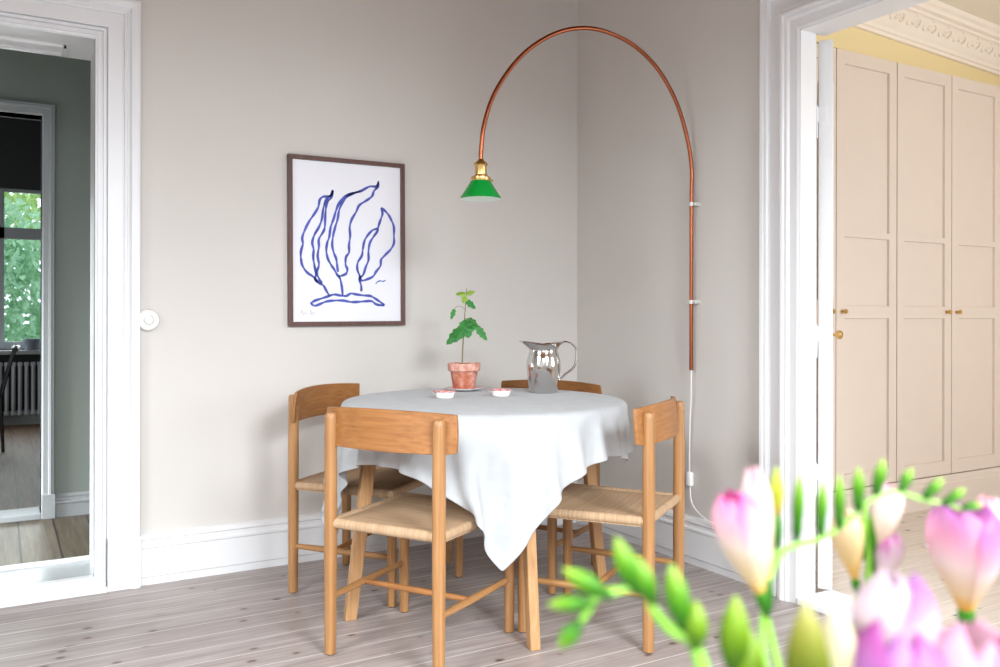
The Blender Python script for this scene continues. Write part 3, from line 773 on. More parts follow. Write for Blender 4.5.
# ---------------------------------------------------------------- copper wall lamp
lamp = thing('arc_wall_lamp', 'tall bent copper tube lamp fixed to the right wall, green glass shade over the table', 'lamp', (-.030, -.890, .844))
LO = Vector((-.030, -.890, .844))
arc = [(-.028, -.890, .844), (-.028, -.890, 1.1), (-.028, -.890, 1.4), (-.028, -.890, 1.60), (-.029, -.890, 1.732), (-.060, -.888, 1.872), (-.118, -.885, 2.006), (-.211, -.880, 2.124), (-.330, -.874, 2.203), (-.462, -.866, 2.240), (-.589, -.860, 2.238), (-.713, -.853, 2.198), (-.832, -.846, 2.119), (-.922, -.842, 2.022), (-.990, -.838, 1.912), (-1.027, -.836, 1.800), (-1.038, -.835, 1.712), (-1.040, -.835, 1.668)]
MB().tube([p-LO for p in smooth_path(arc, 6)], .0085, 16).build('copper_tube', M['copper'], lamp)
LX, LY = -1.040, -.835
def lz(mb): mb.v = [(x+LX-LO.x, y+LY-LO.y, z-LO.z) for x, y, z in mb.v]; return mb
sock = lz(MB().lathe([(0, 1.672), (.010, 1.672), (.013, 1.666), (.021, 1.660), (.026, 1.655), (.027, 1.650), (.024, 1.647), (.0225, 1.644), (.0225, 1.612), (.026, 1.610), (.027, 1.606), (.038, 1.603), (.039, 1.593), (.036, 1.586), (0, 1.586)], n=36)).build('lamp_holder', M['brass'], lamp)
sc = lz(MB().tube([(.034, 0, 1.596), (.050, 0, 1.594)], .0022, 8).tube([(.048, 0, 1.594), (.052, 0, 1.594)], .005, 10)); sc.build('thumb_screw', M['brass'], sock)
shade = lz(MB().lathe([(.032, 1.596), (.036, 1.590), (.078, 1.524), (.0785, 1.5205)], n=64)).build('lamp_shade', M['green'], lamp)
tag(lz(MB().lathe([(.0785, 1.5205), (.0770, 1.5205), (.0345, 1.588), (.0, 1.589)], n=64)).build('shade_lining', M['opal'], shade), 'white opal inside of the green shade')
lz(MB().lathe([(0, 1.535), (.015, 1.538), (.024, 1.548), (.026, 1.558), (.018, 1.574), (.012, 1.586)], n=24)).build('bulb', M['opal'], lamp)
for z in (1.562, 1.139):
    m = MB().tube([(.0, 0, z-.008-LO.z), (.0, 0, z+.008-LO.z)], .0125, 18).box(-.002, .030, -.026, .026, z-.008-LO.z, z+.008-LO.z, .002)
    m.v = [(x+.002, y, zz) for x, y, zz in m.v]
    c = m.build('wall_clip', M['clip'], lamp)
    MB().tube([(.0, -.017, z-LO.z), (-.005, -.017, z-LO.z)], .004, 10).build('screw', M['clip'], c)
cab = smooth_path([(-.028, -.890, .850), (-.028, -.890, .74), (-.020, -.874, .604), (-.016, -.867, .45), (-.016, -.872, .32), (-.017, -.884, .268), (-.022, -.922, .238), (-.030, -.990, .216), (-.0325, -1.077, .199), (-.0325, -1.27, .190)], 6)
MB().tube([p-LO for p in cab], .0032, 8).build('cord', M['cable'], lamp)
m = MB().box(-.028, -.002, -.884, -.852, .335, .400, .010); m.v = [tuple(Vector(p)-LO) for p in m.v]
m.build('cord_switch', M['plastic'], lamp)

# ---------------------------------------------------------------- things on the table
# jug
jug = thing('water_jug', 'polished steel water jug with a looped handle standing on the cloth', 'jug', (-.675, -.713, TOPZ))
sx, sy = -.8637, .5036    # spout points to the left of the photo
def spout(p, a, r, z):
    d = math.cos(a-math.atan2(sy, sx)); k = max(0, (z-.176)/.032)
    f = 1+k*.36*max(0, d)**2 + k*.16*max(0, -d)**2 - k*.05*(1-abs(d))
    zz = p[2]+k*(.004*max(0, d)**2 - .010*(1-abs(d))**1)
    return (p[0]*f, p[1]*f, zz)
MB().lathe([(0, .003), (.052, .0), (.0575, .003), (.0590, .010), (.0640, .040), (.0660, .062), (.0690, .085), (.0705, .108), (.0695, .130), (.0640, .155), (.0585, .170), (.0580, .178), (.062, .190), (.073, .205), (.0765, .208), (.0755, .2095), (.0735, .2075), (.060, .190), (.0560, .176), (.062, .155), (.066, .13), (.066, .06), (.05, .02), (0, .018)], n=64, fn=spout).build('body', M['steel'], jug)
hp = smooth_path([(-sx*.072, -sy*.072, .203), (-sx*.092, -sy*.092, .209), (-sx*.118, -sy*.118, .200), (-sx*.135, -sy*.135, .178), (-sx*.136, -sy*.136, .150), (-sx*.132, -sy*.132, .122), (-sx*.120, -sy*.120, .098), (-sx*.090, -sy*.090, .075), (-sx*.0665, -sy*.0665, .052)], 6)
pp = Vector((-sy, sx, 0))*.0075
m = MB().tube([p+pp for p in hp], .0040, 10).tube([p-pp for p in hp], .0040, 10)
for i in range(len(hp)-1):
    a, b = hp[i], hp[i+1]; m.add([a-pp, a+pp, b+pp, b-pp], [(0, 1, 2, 3)])
m.build('handle', M['steel'], jug)

def wavy(p, a, r, z, amp=.06, n=7, c=(0, 0)):
    f = 1+amp*math.sin(a*n)*(1 if z > .012 else 0)*min(1, r/.03); return (p[0]*f, p[1]*f, p[2])
# small saucer under the pot
PX, PY = -.918, -.472
sa = thing('saucer', 'small speckled saucer under the terracotta pot', 'saucer', (PX-.008, PY-.012, TOPZ))
MB().lathe([(0, .001), (.040, 0), (.048, .003), (.066, .008), (.078, .0115), (.0785, .0135), (.066, .0105)], n=48).build('body', M['glaze'], sa)
tag(MB().lathe([(.0785, .0137), (.068, .0115), (.050, .0065), (.0, .005)], n=48).build('upper_face', M['glaze_red'], sa), 'red speckled upper face')
# pot and seedling
pot = thing('potted_oak_seedling', 'young oak seedling in a chalky terracotta pot on the table', 'potted plant', (PX, PY, TOPZ+.0078))
MB().lathe([(0, 0), (.044, 0), (.0465, .003), (.0585, .078), (.0575, .078)], n=48).build('pot', M['terracotta'], pot)
MB().lathe([(.0575, .074), (.0650, .075), (.0685, .079), (.0695, .105), (.0680, .108), (.0620, .108), (.0600, .098), (.059, .085)], n=48).build('pot_rim', M['terracotta_rim'], pot)
def lump(p, a, r, z): return (p[0], p[1], p[2]+.004*math.sin(a*5+r*200))
MB().lathe([(.0605, .096), (.04, .101), (.02, .104), (0, .103)], n=30, fn=lump).build('soil', M['soil'], pot)
rx, ry = .8637, -.5036      # rightwards in the photo
def pv(u, w, z): return Vector((rx*u+.5036*w, ry*u+.8637*w, z))
stem = smooth_path([pv(-.008, 0, .098), pv(-.006, 0, .17), pv(.0, 0, .25), pv(.002, 0, .30), pv(.006, 0, .36), pv(.008, 0, .385), pv(.010, 0, .424)], 5)
st_o = MB().tube(stem, [.0032-.0018*i/(len(stem)-1) for i in range(len(stem))], 8).build('stem', M['twig'], pot)
def leaf(base, tip, width, nrm, lobes=4, droop=.15, fold=.25, mat='leaf', seed=0):
    rnd = random.Random(seed); b = Vector(base); t = Vector(tip); ax = t-b; L = ax.length; ax.normalize()
    n = Vector(nrm); n = (n-ax*n.dot(ax)).normalized(); s = ax.cross(n)
    m = MB(); N = 22; vs = []; K = 6
    for i in range(N+1):
        u = i/N
        w = math.sin(PI*min(1, u**.75))**.8 if u < .999 else 0
        if u < .12: w *= u/.12
        lob = 1-.30*(.5+.5*math.cos(u*lobes*2*PI))
        hw = width*.5*w*lob+.0008
        for k in range(-K, K+1):
            v = k/K
            z = -droop*L*u*u - abs(v)*hw*fold + .04*hw*math.sin(u*18+v*4)
            vs.append(b+ax*(L*u)+s*hw*v+n*z)
    R = 2*K+1
    m.add(vs, [(i*R+k, i*R+k+1, (i+1)*R+k+1, (i+1)*R+k) for i in range(N) for k in range(2*K)], True)
    m.tube([b+ax*(L*u)+n*(-droop*L*u*u+.0006) for u in (0, .3, .6, .95)], [.0012, .0009, .0006, .0003], 5)
    return m.build('leaf', M[mat], pot, auto=180)
F = Vector((-.5036, -.8637, 0)); UPv = Vector((0, 0, 1))
j1 = pv(.002, 0, .295); j2 = pv(.007, 0, .375)
j3 = pv(.009, 0, .40)
specs = [(pv(0, 0, .262), pv(-.078, -.012, .190), .062, F*.8+UPv*.6, 4, .10, 'leaf'),
         (pv(.0, -.004, .270), pv(-.035, -.040, .205), .055, F*.9+UPv*.5, 4, .08, 'leaf'),
         (j1, pv(.020, -.030, .215), .075, F+UPv*.35, 4, .05, 'leaf'),
         (pv(.01, -.002, .296), pv(.064, -.01, .262), .060, F*.7+UPv*.8, 3, .18, 'leaf'),
         (pv(.05, -.01, .268), pv(.098, -.012, .204), .036, F*.8+UPv*.4, 4, .06, 'leaf'),
         (j3, pv(-.036, -.006, .402), .026, F*.9+UPv*.5, 3, .12, 'leaf_young'),
         (j3, pv(.044, -.008, .412), .026, F*.9+UPv*.5, 3, .12, 'leaf_young'),
         (j2, pv(.048, -.010, .338), .030, F*.9+UPv*.3, 3, .05, 'leaf'),
         (pv(.008, -.003, .392), pv(-.004, -.018, .362), .030, F, 3, .05, 'leaf_young'),
         (pv(-.040, -.004, .338), pv(-.056, -.006, .292), .022, F*.9+UPv*.2, 3, .05, 'leaf')]
for i, (a, b, w, n, lb, dr, mt) in enumerate(specs): leaf(a, b, w, n, lb, dr, .22, mt, i)
MB().tube(smooth_path([pv(.004, 0, .335), pv(-.012, -.002, .347), pv(-.030, -.003, .347), pv(-.041, -.004, .337)], 4), .0011, 6).build('leaf_stalk', M['twig'], pot)
MB().tube(smooth_path([pv(.004, 0, .296), pv(.03, -.006, .288), pv(.052, -.01, .268)], 4), .0013, 6).build('leaf_stalk', M['twig'], pot)
# two small lobed bowls
def bowl():
    o = thing('small_bowl', '', 'bowl')
    fn = lambda p, a, r, z: (lambda f: (p[0]*f, p[1]*f, p[2]+(.0015*math.sin(a*6) if z > .02 else 0)))(1+(.05*math.sin(a*6) if z > .02 else 0)+(.28*max(0, math.cos(a-math.atan2(.5036, -.8637)))**10+.16*max(0, -math.cos(a-math.atan2(.5036, -.8637)))**10 if z > .022 else 0))
    MB().lathe([(0, .001), (.029, .0), (.034, .004), (.0355, .014), (.034, .0235), (.032, .0235)], n=72, fn=fn).build('body', M['glaze'], o)
    tag(MB().lathe([(.033, .0236), (.0395, .0258), (.040, .0272), (.036, .0268), (.031, .024), (.026, .010), (0, .007)], n=72, fn=fn).build('rim', M['glaze_red'], o), 'red speckled lobed rim')
    return o
b = bowl(); b.location = (-1.142, -.740, TOPZ); tag(b, 'small lobed bowl with red speckled rim in front of the terracotta pot', 'bowl', 'small lobed bowls on the tablecloth')
b = copy_tree(b); b.location = (-.915, -.776, TOPZ); b.rotation_euler = (0, 0, .15); tag(b, 'small lobed bowl with red speckled rim just left of the steel jug', 'bowl', 'small lobed bowls on the tablecloth')

# ---------------------------------------------------------------- far room: radiator, window pot, black chair, garden
rad = thing('radiator', 'old column radiator under the window of the far room', 'radiator', (-2.6, FY-.09, 0))
for k in range(22):
    x = -.62+k*.056
    m = MB()
    for yy in (-.028, .028): m.tube([(x, yy, .12), (x, yy, .15), (x, yy, .57), (x, yy, .60)], [.010, .017, .017, .010], 8)
    m.box(x-.022, x+.022, -.042, .042, .10, .145, .010).box(x-.022, x+.022, -.042, .042, .575, .615, .010)
    m.build('column', M['radiator'], rad)
m = MB().tube([(-.62, 0, .12), (.60, 0, .12)], .014, 8)
for x in (-.60, .55): m.box(x-.02, x+.02, -.03, .03, 0, .11)
m.build('feet', M['radiator'], rad)
m = MB().lathe([(0, 0), (.055, 0), (.060, .01), (.072, .09), (.076, .092), (.076, .11), (.068, .11), (.06, .09), (0, .09)], n=24)
o = m.build('window_pot', M['zinc']); o.location = (-2.335, FY-.06, .73); tag(o, 'grey flower pot on the far room window sill', 'flower pot')
bc = thing('black_chair', 'black wooden chair seen edge-on in the far room by the radiator', 'chair', (-2.605, 4.30, 0), math.radians(90))
for s in (-1, 1):
    MB().tube([(s*.19, -.02, 0), (s*.19, .0, .42), (s*.19, -.05, .62), (s*.18, -.11, .83)], [.012, .015, .013, .010], 10).build('rear_post', M['black'], bc)
    MB().tube([(s*.19, .42, 0), (s*.18, .40, .43)], [.011, .015], 10).build('front_leg', M['black'], bc)
for k in range(5):
    x = -.12+k*.06
    MB().tube([(x, 0, .45), (x, -.05, .62), (x, -.10, .80)], .006, 8).build('spindle', M['black'], bc)
MB().tube([(-.20, -.10, .80), (0, -.125, .81), (.20, -.10, .80)], .022, 10).build('top_rail', M['black'], bc)
MB().box(-.21, .21, -.02, .43, .43, .455, .01).build('seat', M['black'], bc)
def bush(name, c, r, n, mat, label, seed, trunk):
    rnd = random.Random(seed); t = thing(name, label, 'tree', (c[0], c[1], -1.5))
    MB().tube([(0, 0, 0), (.03, .02, c[2]+.8), (0, .0, c[2]+1.5)], [.09, .07, .03], 10).build('trunk', M['twig'], t)
    m = MB()
    for i in range(n):
        d = Vector((rnd.gauss(0, 1), rnd.gauss(0, 1), rnd.gauss(0, 1))).normalized()*rnd.uniform(.55, 1)
        p = Vector((d.x*r[0], d.y*r[1], c[2]+1.5+d.z*r[2])); q = Quaternion((rnd.random()-.5, rnd.random()-.5, rnd.random()-.5, rnd.random()-.5)).normalized()
        s = rnd.uniform(.045, .09)
        m.add([p+q@Vector(v)*s for v in ((-1, 0, 0), (-.3, .45, .1), (.5, .4, .1), (1.1, 0, -.1), (.5, -.4, .1), (-.3, -.45, .1))], [(0, 1, 2, 3), (0, 3, 4, 5)])
    tag(m.build('foliage', M[mat], t, auto=180), kind='stuff')
bush('garden_tree', (-2.9, 9.2, 1.1), (1.3, .9, 1.6), 5200, 'bush_b', 'blue-green leafy tree filling the lower panes of the far window', 4, 0)
bush('garden_tree', (-1.7, 10.6, 3.3), (1.7, 1.0, 1.5), 4200, 'bush_a', 'brighter yellow-green tree crown seen through the upper far panes', 9, 0)
struct('ground_outside', MB().box(-8, 4, FY+.3, 16, -1.6, -1.5), plain('garden_ground', srgb(120, 140, 90), .9, noise=.2))

# ---------------------------------------------------------------- freesias in a vase just in front of the camera
FREESIA=[
 ([(-2.29,-3.423,0.795),(-2.295,-3.419,0.874),(-2.304,-3.414,0.906),(-2.309,-3.411,0.929),(-2.312,-3.409,0.946)],
  [],
  [((-2.313,-3.409,0.948),(-2.327,-3.401,1.001),0.01162,'pink'),((-2.295,-3.396,0.946),(-2.302,-3.392,1.01),0.00697,'blush')]),
 ([(-2.289,-3.423,0.795),(-2.29,-3.405,0.866),(-2.289,-3.388,0.908),(-2.289,-3.388,0.936),(-2.287,-3.39,0.95),(-2.282,-3.393,0.962),(-2.274,-3.397,0.966),(-2.267,-3.401,0.968),(-2.258,-3.406,0.973),(-2.252,-3.41,0.979),(-2.247,-3.413,0.985),(-2.24,-3.417,0.99),(-2.232,-3.422,0.992),(-2.22,-3.428,0.988),(-2.211,-3.433,0.986),(-2.202,-3.439,0.983)],
  [[(-2.287,-3.39,0.95),(-2.284,-3.391,0.957),(-2.284,-3.391,0.964)]],
  [((-2.284,-3.391,0.964),(-2.284,-3.391,1.005),0.0035,'yellowbud'),((-2.275,-3.396,0.968),(-2.274,-3.397,1.002),0.00275,'greenbud'),((-2.265,-3.402,0.97),(-2.264,-3.403,0.998),0.00275,'greenbud'),((-2.257,-3.407,0.974),(-2.257,-3.407,1.001),0.00275,'greenbud'),((-2.249,-3.412,0.983),(-2.249,-3.412,1.005),0.003,'greenbud'),((-2.241,-3.416,0.991),(-2.238,-3.418,1.009),0.003,'greenbud'),((-2.231,-3.422,0.992),(-2.225,-3.425,1.004),0.00275,'greenbud'),((-2.22,-3.428,0.989),(-2.212,-3.433,0.999),0.00275,'greenbud'),((-2.212,-3.433,0.986),(-2.203,-3.439,0.994),0.0025,'greenbud'),((-2.204,-3.438,0.984),(-2.195,-3.443,0.986),0.00225,'greenbud')]),
 ([(-2.289,-3.423,0.795),(-2.235,-3.397,0.848),(-2.185,-3.368,0.892),(-2.184,-3.368,0.921),(-2.183,-3.369,0.938),(-2.184,-3.368,0.956),(-2.185,-3.368,0.97)],
  [[(-2.183,-3.369,0.932),(-2.178,-3.372,0.925),(-2.177,-3.372,0.921)],[(-2.185,-3.368,0.892),(-2.188,-3.366,0.909),(-2.19,-3.365,0.917)],[(-2.183,-3.369,0.932),(-2.181,-3.37,0.938),(-2.18,-3.371,0.941)]],
  [((-2.189,-3.365,0.924),(-2.196,-3.361,0.97),0.00871,'cream'),((-2.18,-3.371,0.938),(-2.171,-3.376,0.985),0.00813,'blush'),((-2.178,-3.372,0.918),(-2.171,-3.376,0.957),0.00813,'pinkedge'),((-2.186,-3.367,0.938),(-2.187,-3.366,0.964),0.00348,'greenbud'),((-2.181,-3.37,0.938),(-2.179,-3.371,0.973),0.00378,'greenbud')]),
 ([(-2.288,-3.423,0.795),(-2.213,-3.427,0.846),(-2.165,-3.414,0.881),(-2.163,-3.415,0.903),(-2.163,-3.415,0.915)],
  [[(-2.163,-3.415,0.911),(-2.159,-3.418,0.925),(-2.158,-3.418,0.936)]],
  [((-2.163,-3.415,0.916),(-2.164,-3.415,0.98),0.01911,'openpink'),((-2.127,-3.402,0.924),(-2.122,-3.404,0.978),0.00874,'blush')]),
 ([(-2.289,-3.423,0.795),(-2.312,-3.462,0.868),(-2.344,-3.495,0.913),(-2.342,-3.496,0.927)],
  [[(-2.351,-3.491,0.895),(-2.33,-3.503,0.909),(-2.316,-3.511,0.92)],[(-2.351,-3.491,0.895),(-2.358,-3.487,0.913),(-2.364,-3.483,0.927)],[(-2.351,-3.491,0.895),(-2.349,-3.492,0.906),(-2.342,-3.496,0.909)]],
  [((-2.335,-3.489,0.921),(-2.331,-3.491,0.987),0.0144,'lilac'),((-2.342,-3.496,0.906),(-2.34,-3.497,0.972),0.01656,'lilacpink'),((-2.314,-3.512,0.906),(-2.313,-3.513,0.971),0.02161,'lilacpink2'),((-2.367,-3.482,0.924),(-2.369,-3.481,0.978),0.00792,'olivebud'),((-2.354,-3.483,0.917),(-2.355,-3.483,0.975),0.00972,'creambud')]),
 ([(-2.29,-3.423,0.795),(-2.344,-3.431,0.879),(-2.383,-3.449,0.933),(-2.389,-3.445,0.954),(-2.396,-3.441,0.959),(-2.402,-3.438,0.966),(-2.406,-3.436,0.976)],
  [[(-2.406,-3.436,0.976),(-2.413,-3.432,0.975),(-2.42,-3.427,0.974)],[(-2.413,-3.432,0.975),(-2.422,-3.427,0.972),(-2.424,-3.425,0.97)],[(-2.422,-3.427,0.972),(-2.426,-3.424,0.964),(-2.428,-3.423,0.961)],[(-2.389,-3.445,0.954),(-2.392,-3.444,0.959),(-2.394,-3.443,0.965)],[(-2.389,-3.445,0.954),(-2.389,-3.446,0.957)]],
  [((-2.408,-3.435,0.973),(-2.415,-3.43,0.995),0.00422,'greenbud'),((-2.403,-3.438,0.969),(-2.409,-3.434,0.988),0.00422,'greenbud'),((-2.417,-3.43,0.972),(-2.433,-3.42,0.983),0.00383,'greenbud'),((-2.422,-3.427,0.97),(-2.438,-3.417,0.969),0.00307,'greenbud'),((-2.427,-3.424,0.963),(-2.434,-3.419,0.952),0.00345,'greenbud'),((-2.393,-3.444,0.959),(-2.397,-3.441,0.985),0.0046,'greenbud'),((-2.389,-3.446,0.951),(-2.389,-3.446,0.971),0.0046,'limebud')]),
 ([(-2.29,-3.423,0.795),(-2.335,-3.437,0.879),(-2.372,-3.455,0.925),(-2.376,-3.453,0.944)],
  [[(-2.372,-3.455,0.925),(-2.371,-3.456,0.929)]],
  [((-2.376,-3.453,0.941),(-2.376,-3.454,0.973),0.00575,'limebud'),((-2.371,-3.456,0.928),(-2.371,-3.456,0.96),0.00613,'limebud')]),
]
YEL, WHT = (248, 214, 110), (252, 240, 226)
PAL = {'pink': [((255, 222, 120), 0), ((255, 246, 216), .16), ((255, 250, 246), .5), ((252, 216, 232), .74), ((240, 140, 208), 1)],
       'blush': [((255, 232, 160), 0), (WHT, .2), ((255, 250, 250), .7), ((250, 214, 226), 1)],
       'cream': [((250, 220, 140), 0), ((252, 238, 204), .4), ((250, 240, 222), 1)],
       'pinkedge': [((250, 226, 160), 0), ((252, 246, 240), .3), ((250, 236, 246), .7), ((232, 170, 216), 1)],
       'openpink': [((248, 204, 100), 0), ((254, 240, 220), .22), ((253, 244, 244), .5), ((248, 212, 228), .75), ((222, 176, 222), 1)],
       'lilac': [((250, 240, 210), 0), ((250, 244, 244), .4), ((246, 234, 242), .82), ((216, 170, 224), 1)],
       'lilacpink': [((252, 244, 250), 0), ((244, 226, 243), .45), ((226, 192, 232), .8), ((220, 156, 212), 1)],
       'lilacpink2': [((252, 244, 248), 0), ((252, 234, 242), .5), ((248, 216, 234), .85), ((240, 176, 216), 1)],
       'greenbud': [((104, 172, 40), 0), ((146, 202, 66), .35), ((196, 228, 120), .75), ((226, 242, 176), 1)],
       'calyx': [((100, 172, 44), 0), ((130, 194, 66), .5), ((176, 220, 124), 1)],
       'limebud': [((130, 176, 40), 0), ((184, 212, 78), .5), ((216, 234, 136), 1)],
       'yellowbud': [((232, 204, 80), 0), ((230, 230, 120), .3), ((226, 238, 170), 1)],
       'olivebud': [((130, 160, 40), 0), ((172, 184, 60), .55), ((214, 214, 140), .85), ((236, 232, 206), 1)],
       'creambud': [((214, 222, 130), 0), ((240, 240, 206), .45), ((250, 244, 234), 1)]}
def dim(c): return (c[0]*.88, c[1]*.87, c[2]*.86, 1)
def pal(kind, u):
    L = PAL[kind]
    for (a, p), (b, q) in zip(L, L[1:]):
        if u <= q: k = (u-p)/(q-p); return dim(srgb(*[a[i]+(b[i]-a[i])*k for i in range(3)]))
    return dim(srgb(*L[-1][0]))
def petals(base, tip, R, kind, seed, name, parent, npet=6, openf=0.0):
    rnd = random.Random(seed); b = Vector(base); t = Vector(tip); ax = (t-b); L = ax.length; ax.normalize()
    s = ax.cross(Vector((.3, .9, .1))).normalized(); n = ax.cross(s)
    bm = bmesh.new(); lay = bm.loops.layers.color.new('tint')
    N, K = 18, 8
    for pi in range(npet):
        ph = 2*PI*pi/npet+rnd.uniform(-.12, .12); inner = pi % 2
        rs = (1.0 if not inner else .90); tw = rnd.uniform(-.15, .15); ln = 1-.05*rnd.random()-.03*inner
        grid = []
        for i in range(N+1):
            u = i/N
            prof = .14+.86*math.sin(min(1, u/.72)*PI/2)**1.35 if u < .72 else 1-(.62-openf)*((u-.72)/.28)**2.0
            r = R*prof*rs
            ha = math.radians(58)*(1 if u < .66 else max(.05, (1-((u-.66)/.34)**2.4)**.5))
            row = []
            for k in range(-K, K+1):
                v = k/K; a = ph+tw*u+ha*v
                rr = r*(1+.06*(1-v*v)*math.sin(u*PI))
                p = b+ax*(L*ln*(u-.03*v*v*u))+(s*math.cos(a)+n*math.sin(a))*rr
                row.append((bm.verts.new(p), u, v))
            grid.append(row)
        streak = rnd.uniform(.75, 1.15)
        for i in range(N):
            for k in range(2*K):
                q = (grid[i][k], grid[i][k+1], grid[i+1][k+1], grid[i+1][k])
                f = bm.faces.new([x[0] for x in q]); f.smooth = True
                for lp, x in zip(f.loops, q):
                    uu = min(1, max(0, x[1]*streak+.10*(abs(x[2])-.5)*x[1])); lp[lay] = [c for c in pal(kind, uu)]
    me = bpy.data.meshes.new(name); bm.to_mesh(me); bm.free(); me.materials.append(M['petal'])
    o = bpy.data.objects.new(name, me); COL.objects.link(o); o.parent = parent; return o
def budmesh(base, tip, R, kind, parent, name='bud'):
    b = Vector(base); t = Vector(tip); ax = t-b; L = ax.length; ax.normalize(); s = ax.cross(Vector((.3, .9, .1))).normalized(); n = ax.cross(s)
    bm = bmesh.new(); lay = bm.loops.layers.color.new('tint'); N, K = 20, 18; g = []
    for i in range(N+1):
        u = i/N; r = R*(.34+.66*math.sin(min(1, u/.5)*PI/2)**1.2 if u < .5 else math.cos((u-.5)/.5*PI/2)**.8)
        r = max(r, R*.04)
        g.append([(bm.verts.new(b+ax*L*u+(s*math.cos(2*PI*k/K)+n*math.sin(2*PI*k/K))*r*(1+.06*math.cos(3*2*PI*k/K))), u) for k in range(K)])
    for i in range(N):
        for k in range(K):
            q = (g[i][k], g[i][(k+1) % K], g[i+1][(k+1) % K], g[i+1][k]); f = bm.faces.new([x[0] for x in q]); f.smooth = True
            for lp, x in zip(f.loops, q): lp[lay] = pal(kind, x[1])
    for row, rev in ((g[0], 1), (g[-1], 0)):
        f = bm.faces.new([x[0] for x in (row[::-1] if rev else row)])
        for lp in f.loops: lp[lay] = pal(kind, 0 if rev else 1)
    me = bpy.data.meshes.new(name); bm.to_mesh(me); bm.free(); me.materials.append(M['petal'])
    o = bpy.data.objects.new(name, me); COL.objects.link(o); o.parent = parent; return o
FLAB = ['freesia stem with one pink-tipped bloom standing before the white door frame', 'freesia stem arching to the right with a row of green buds along it',
        'freesia stem with cream and blush blooms clustered behind the arching buds', 'freesia stem with a wide half-open pink bloom at the right edge',
        'freesia stem with the large blurred lilac blooms at the bottom edge', 'freesia stem leaning left with pale green unopened buds', 'freesia stem with two lime green buds low at the bottom edge']
VBASE = Vector((-2.29, -3.423, 0))
for si, (st, side, bl) in enumerate(FREESIA):
    jit = Vector((.010*math.cos(si*.9), .010*math.sin(si*.9), 0)); foot = VBASE+jit*.8+Vector((0, 0, .635))
    org = foot
    root = thing('freesia_stem', FLAB[si], 'flower', tuple(org), 0, 'freesias in the glass vase')
    pts = [foot, VBASE+jit+Vector((0, 0, .72))]+[Vector(st[0])+jit*.9]+[Vector(p) for p in st[1:]]
    sp = smooth_path([p-org for p in pts], 6); n = len(sp); r0 = .0034 if si == 5 else .0026 if si != 1 else .0017
    light = M['stalk_light'] if si == 1 else M['stalk']
    MB().tube(sp, [r0*(1-.55*max(0, (i/n-.35)/.65)) for i in range(n)], 10).build('stalk', light, root)
    for sd in side: MB().tube([p-org for p in smooth_path([Vector(p) for p in sd], 5)], .0014, 8).build('side_stalk', light, root)
    for bi, (b, t_, R, kind) in enumerate(bl):
        R *= 1.0
        b = Vector(b)-org; t_ = Vector(t_)-org; ax = (t_-b)
        if 'bud' in kind:
            if kind in ('olivebud', 'creambud'): budmesh(b, t_, R, kind, root)
            elif kind == 'yellowbud':
                budmesh(b+ax*.35, t_, R, kind, root); budmesh(b-ax*.05, b+ax*.50, R*.8, 'calyx', root, 'calyx')
            else:
                budmesh(b, t_, R, kind, root)
                k = budmesh(b-ax*.06, b+ax*.48, R*.88, 'calyx', root, 'calyx') if si == 1 else None
        else:
            petals(b, t_, R, kind, si*10+bi, 'bloom', root, 6, .30 if kind == 'openpink' else .0)
            budmesh(b-ax*.16, b+ax*.18, R*.18+.0009, 'calyx', root, 'calyx')
vs_ = thing('glass_vase', 'clear glass vase holding the freesias, on a low side table', 'vase', (VBASE.x, VBASE.y, .60))
MB().lathe([(0, 0), (.045, 0), (.05, .01), (.048, .08), (.036, .15), (.034, .19), (.036, .196), (.033, .196), (.031, .188), (.033, .15), (.044, .08), (.045, .014), (0, .012)], n=40).build('body', M['glass'], vs_)
sd = thing('side_table', 'small round white side table under the vase', 'table', (VBASE.x, VBASE.y, 0))
MB().lathe([(0, .575), (.145, .575), (.15, .58), (.15, .595), (.145, .6), (0, .6)], n=48).build('tabletop', M['white'], sd)
MB().lathe([(.13, 0), (.13, .012), (.03, .02), (.016, .04), (.016, .575)], n=32).build('pedestal', M['white'], sd)

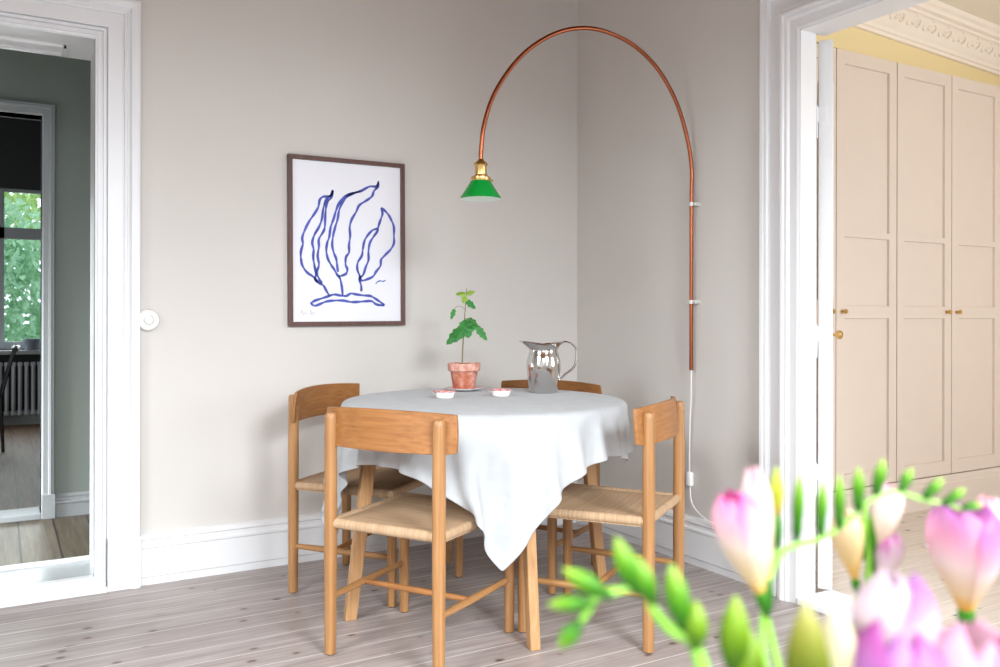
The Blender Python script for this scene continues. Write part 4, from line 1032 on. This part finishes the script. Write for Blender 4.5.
# ---------------------------------------------------------------- light and camera
wd = bpy.data.worlds.new('daylight'); scene.world = wd; wd.use_nodes = True
bg = wd.node_tree.nodes['Background']; bg.inputs[0].default_value = (.80, .90, 1, 1); bg.inputs[1].default_value = 1.7
def area(name, loc, rot, sx, sy, e, col=(1, 1, 1), spread=180):
    l = bpy.data.lights.new(name, 'AREA'); l.shape = 'RECTANGLE'; l.size = sx; l.size_y = sy; l.energy = e; l.color = col; l.spread = math.radians(spread)
    o = bpy.data.objects.new(name, l); COL.objects.link(o); o.location = loc; o.rotation_euler = [math.radians(a) for a in rot]; return o
# daylight at the windows, plus added fills from unseen left sides
area('window_light', (WIN[1][0]/2+WIN[1][1]/2, YF-.02, 2.25), (90-50, 0, 0), 1.2, 1.05, 96, (.90, .96, 1), 104)
area('window_light', (WIN[0][0]/2+WIN[0][1]/2, YF-.02, 2.25), (90-50, 0, 0), 1.05, 1.05, 66, (.90, .96, 1), 104)
area('window_light', (XL+.03, -2.3, 2.25), (90-50, 0, -90), 1.2, 1.05, 42, (.92, .97, 1), 104)  # lamp of the added left window, lifts the right wall
area('window_light', (1.85, QY0-.02, 1.5), (90-14, 0, 0), 1.6, 1.55, 34, (.97, .99, 1), 150)
area('window_light', (HX0+.02, .9, .7), (90-25, 0, -90), .9, .8, 88, (.9, .97, 1), 84)  # added fill for the lower hall; the end wall behind it is solid
area('window_light', (-2.6, FY-.02, 1.5), (90-25, 0, 180), 1.2, 1.4, 14, (.9, .97, 1), 150)
area('window_light', (RX0+.02, 4.4, 1.5), (90-20, 0, -90), 1.4, 1.4, 26, (.95, .98, 1), 150)  # added fill to brighten the far room and radiator; no window built here

cam = bpy.data.cameras.new('camera'); co = bpy.data.objects.new('camera', cam); COL.objects.link(co)
co.matrix_world = Matrix.Translation((-2.62, -3.693, 1.08)) @ Matrix.Rotation(-.5277, 4, 'Z') @ Matrix.Rotation(PI/2, 4, 'X') @ Matrix.Rotation(.0019, 4, 'Z')
cam.sensor_width = 36; cam.lens = 860.9/1000*36; cam.shift_y = -18.3/1000; cam.clip_start = .02; cam.clip_end = 100
cam.dof.use_dof = True; cam.dof.focus_distance = 3.1; cam.dof.aperture_fstop = 6.3
scene.camera = co
vs = scene.view_settings; scene.display_settings.display_device = 'sRGB'
vs.view_transform = 'Standard'; vs.look = 'None'; vs.gamma = 1; vs.use_curve_mapping = False; vs.exposure = .3
scene.cycles.use_denoising = True
scene.cycles.max_bounces = 10; scene.cycles.diffuse_bounces = 6; scene.cycles.transparent_max_bounces = 12
scene.cycles.sample_clamp_indirect = 6
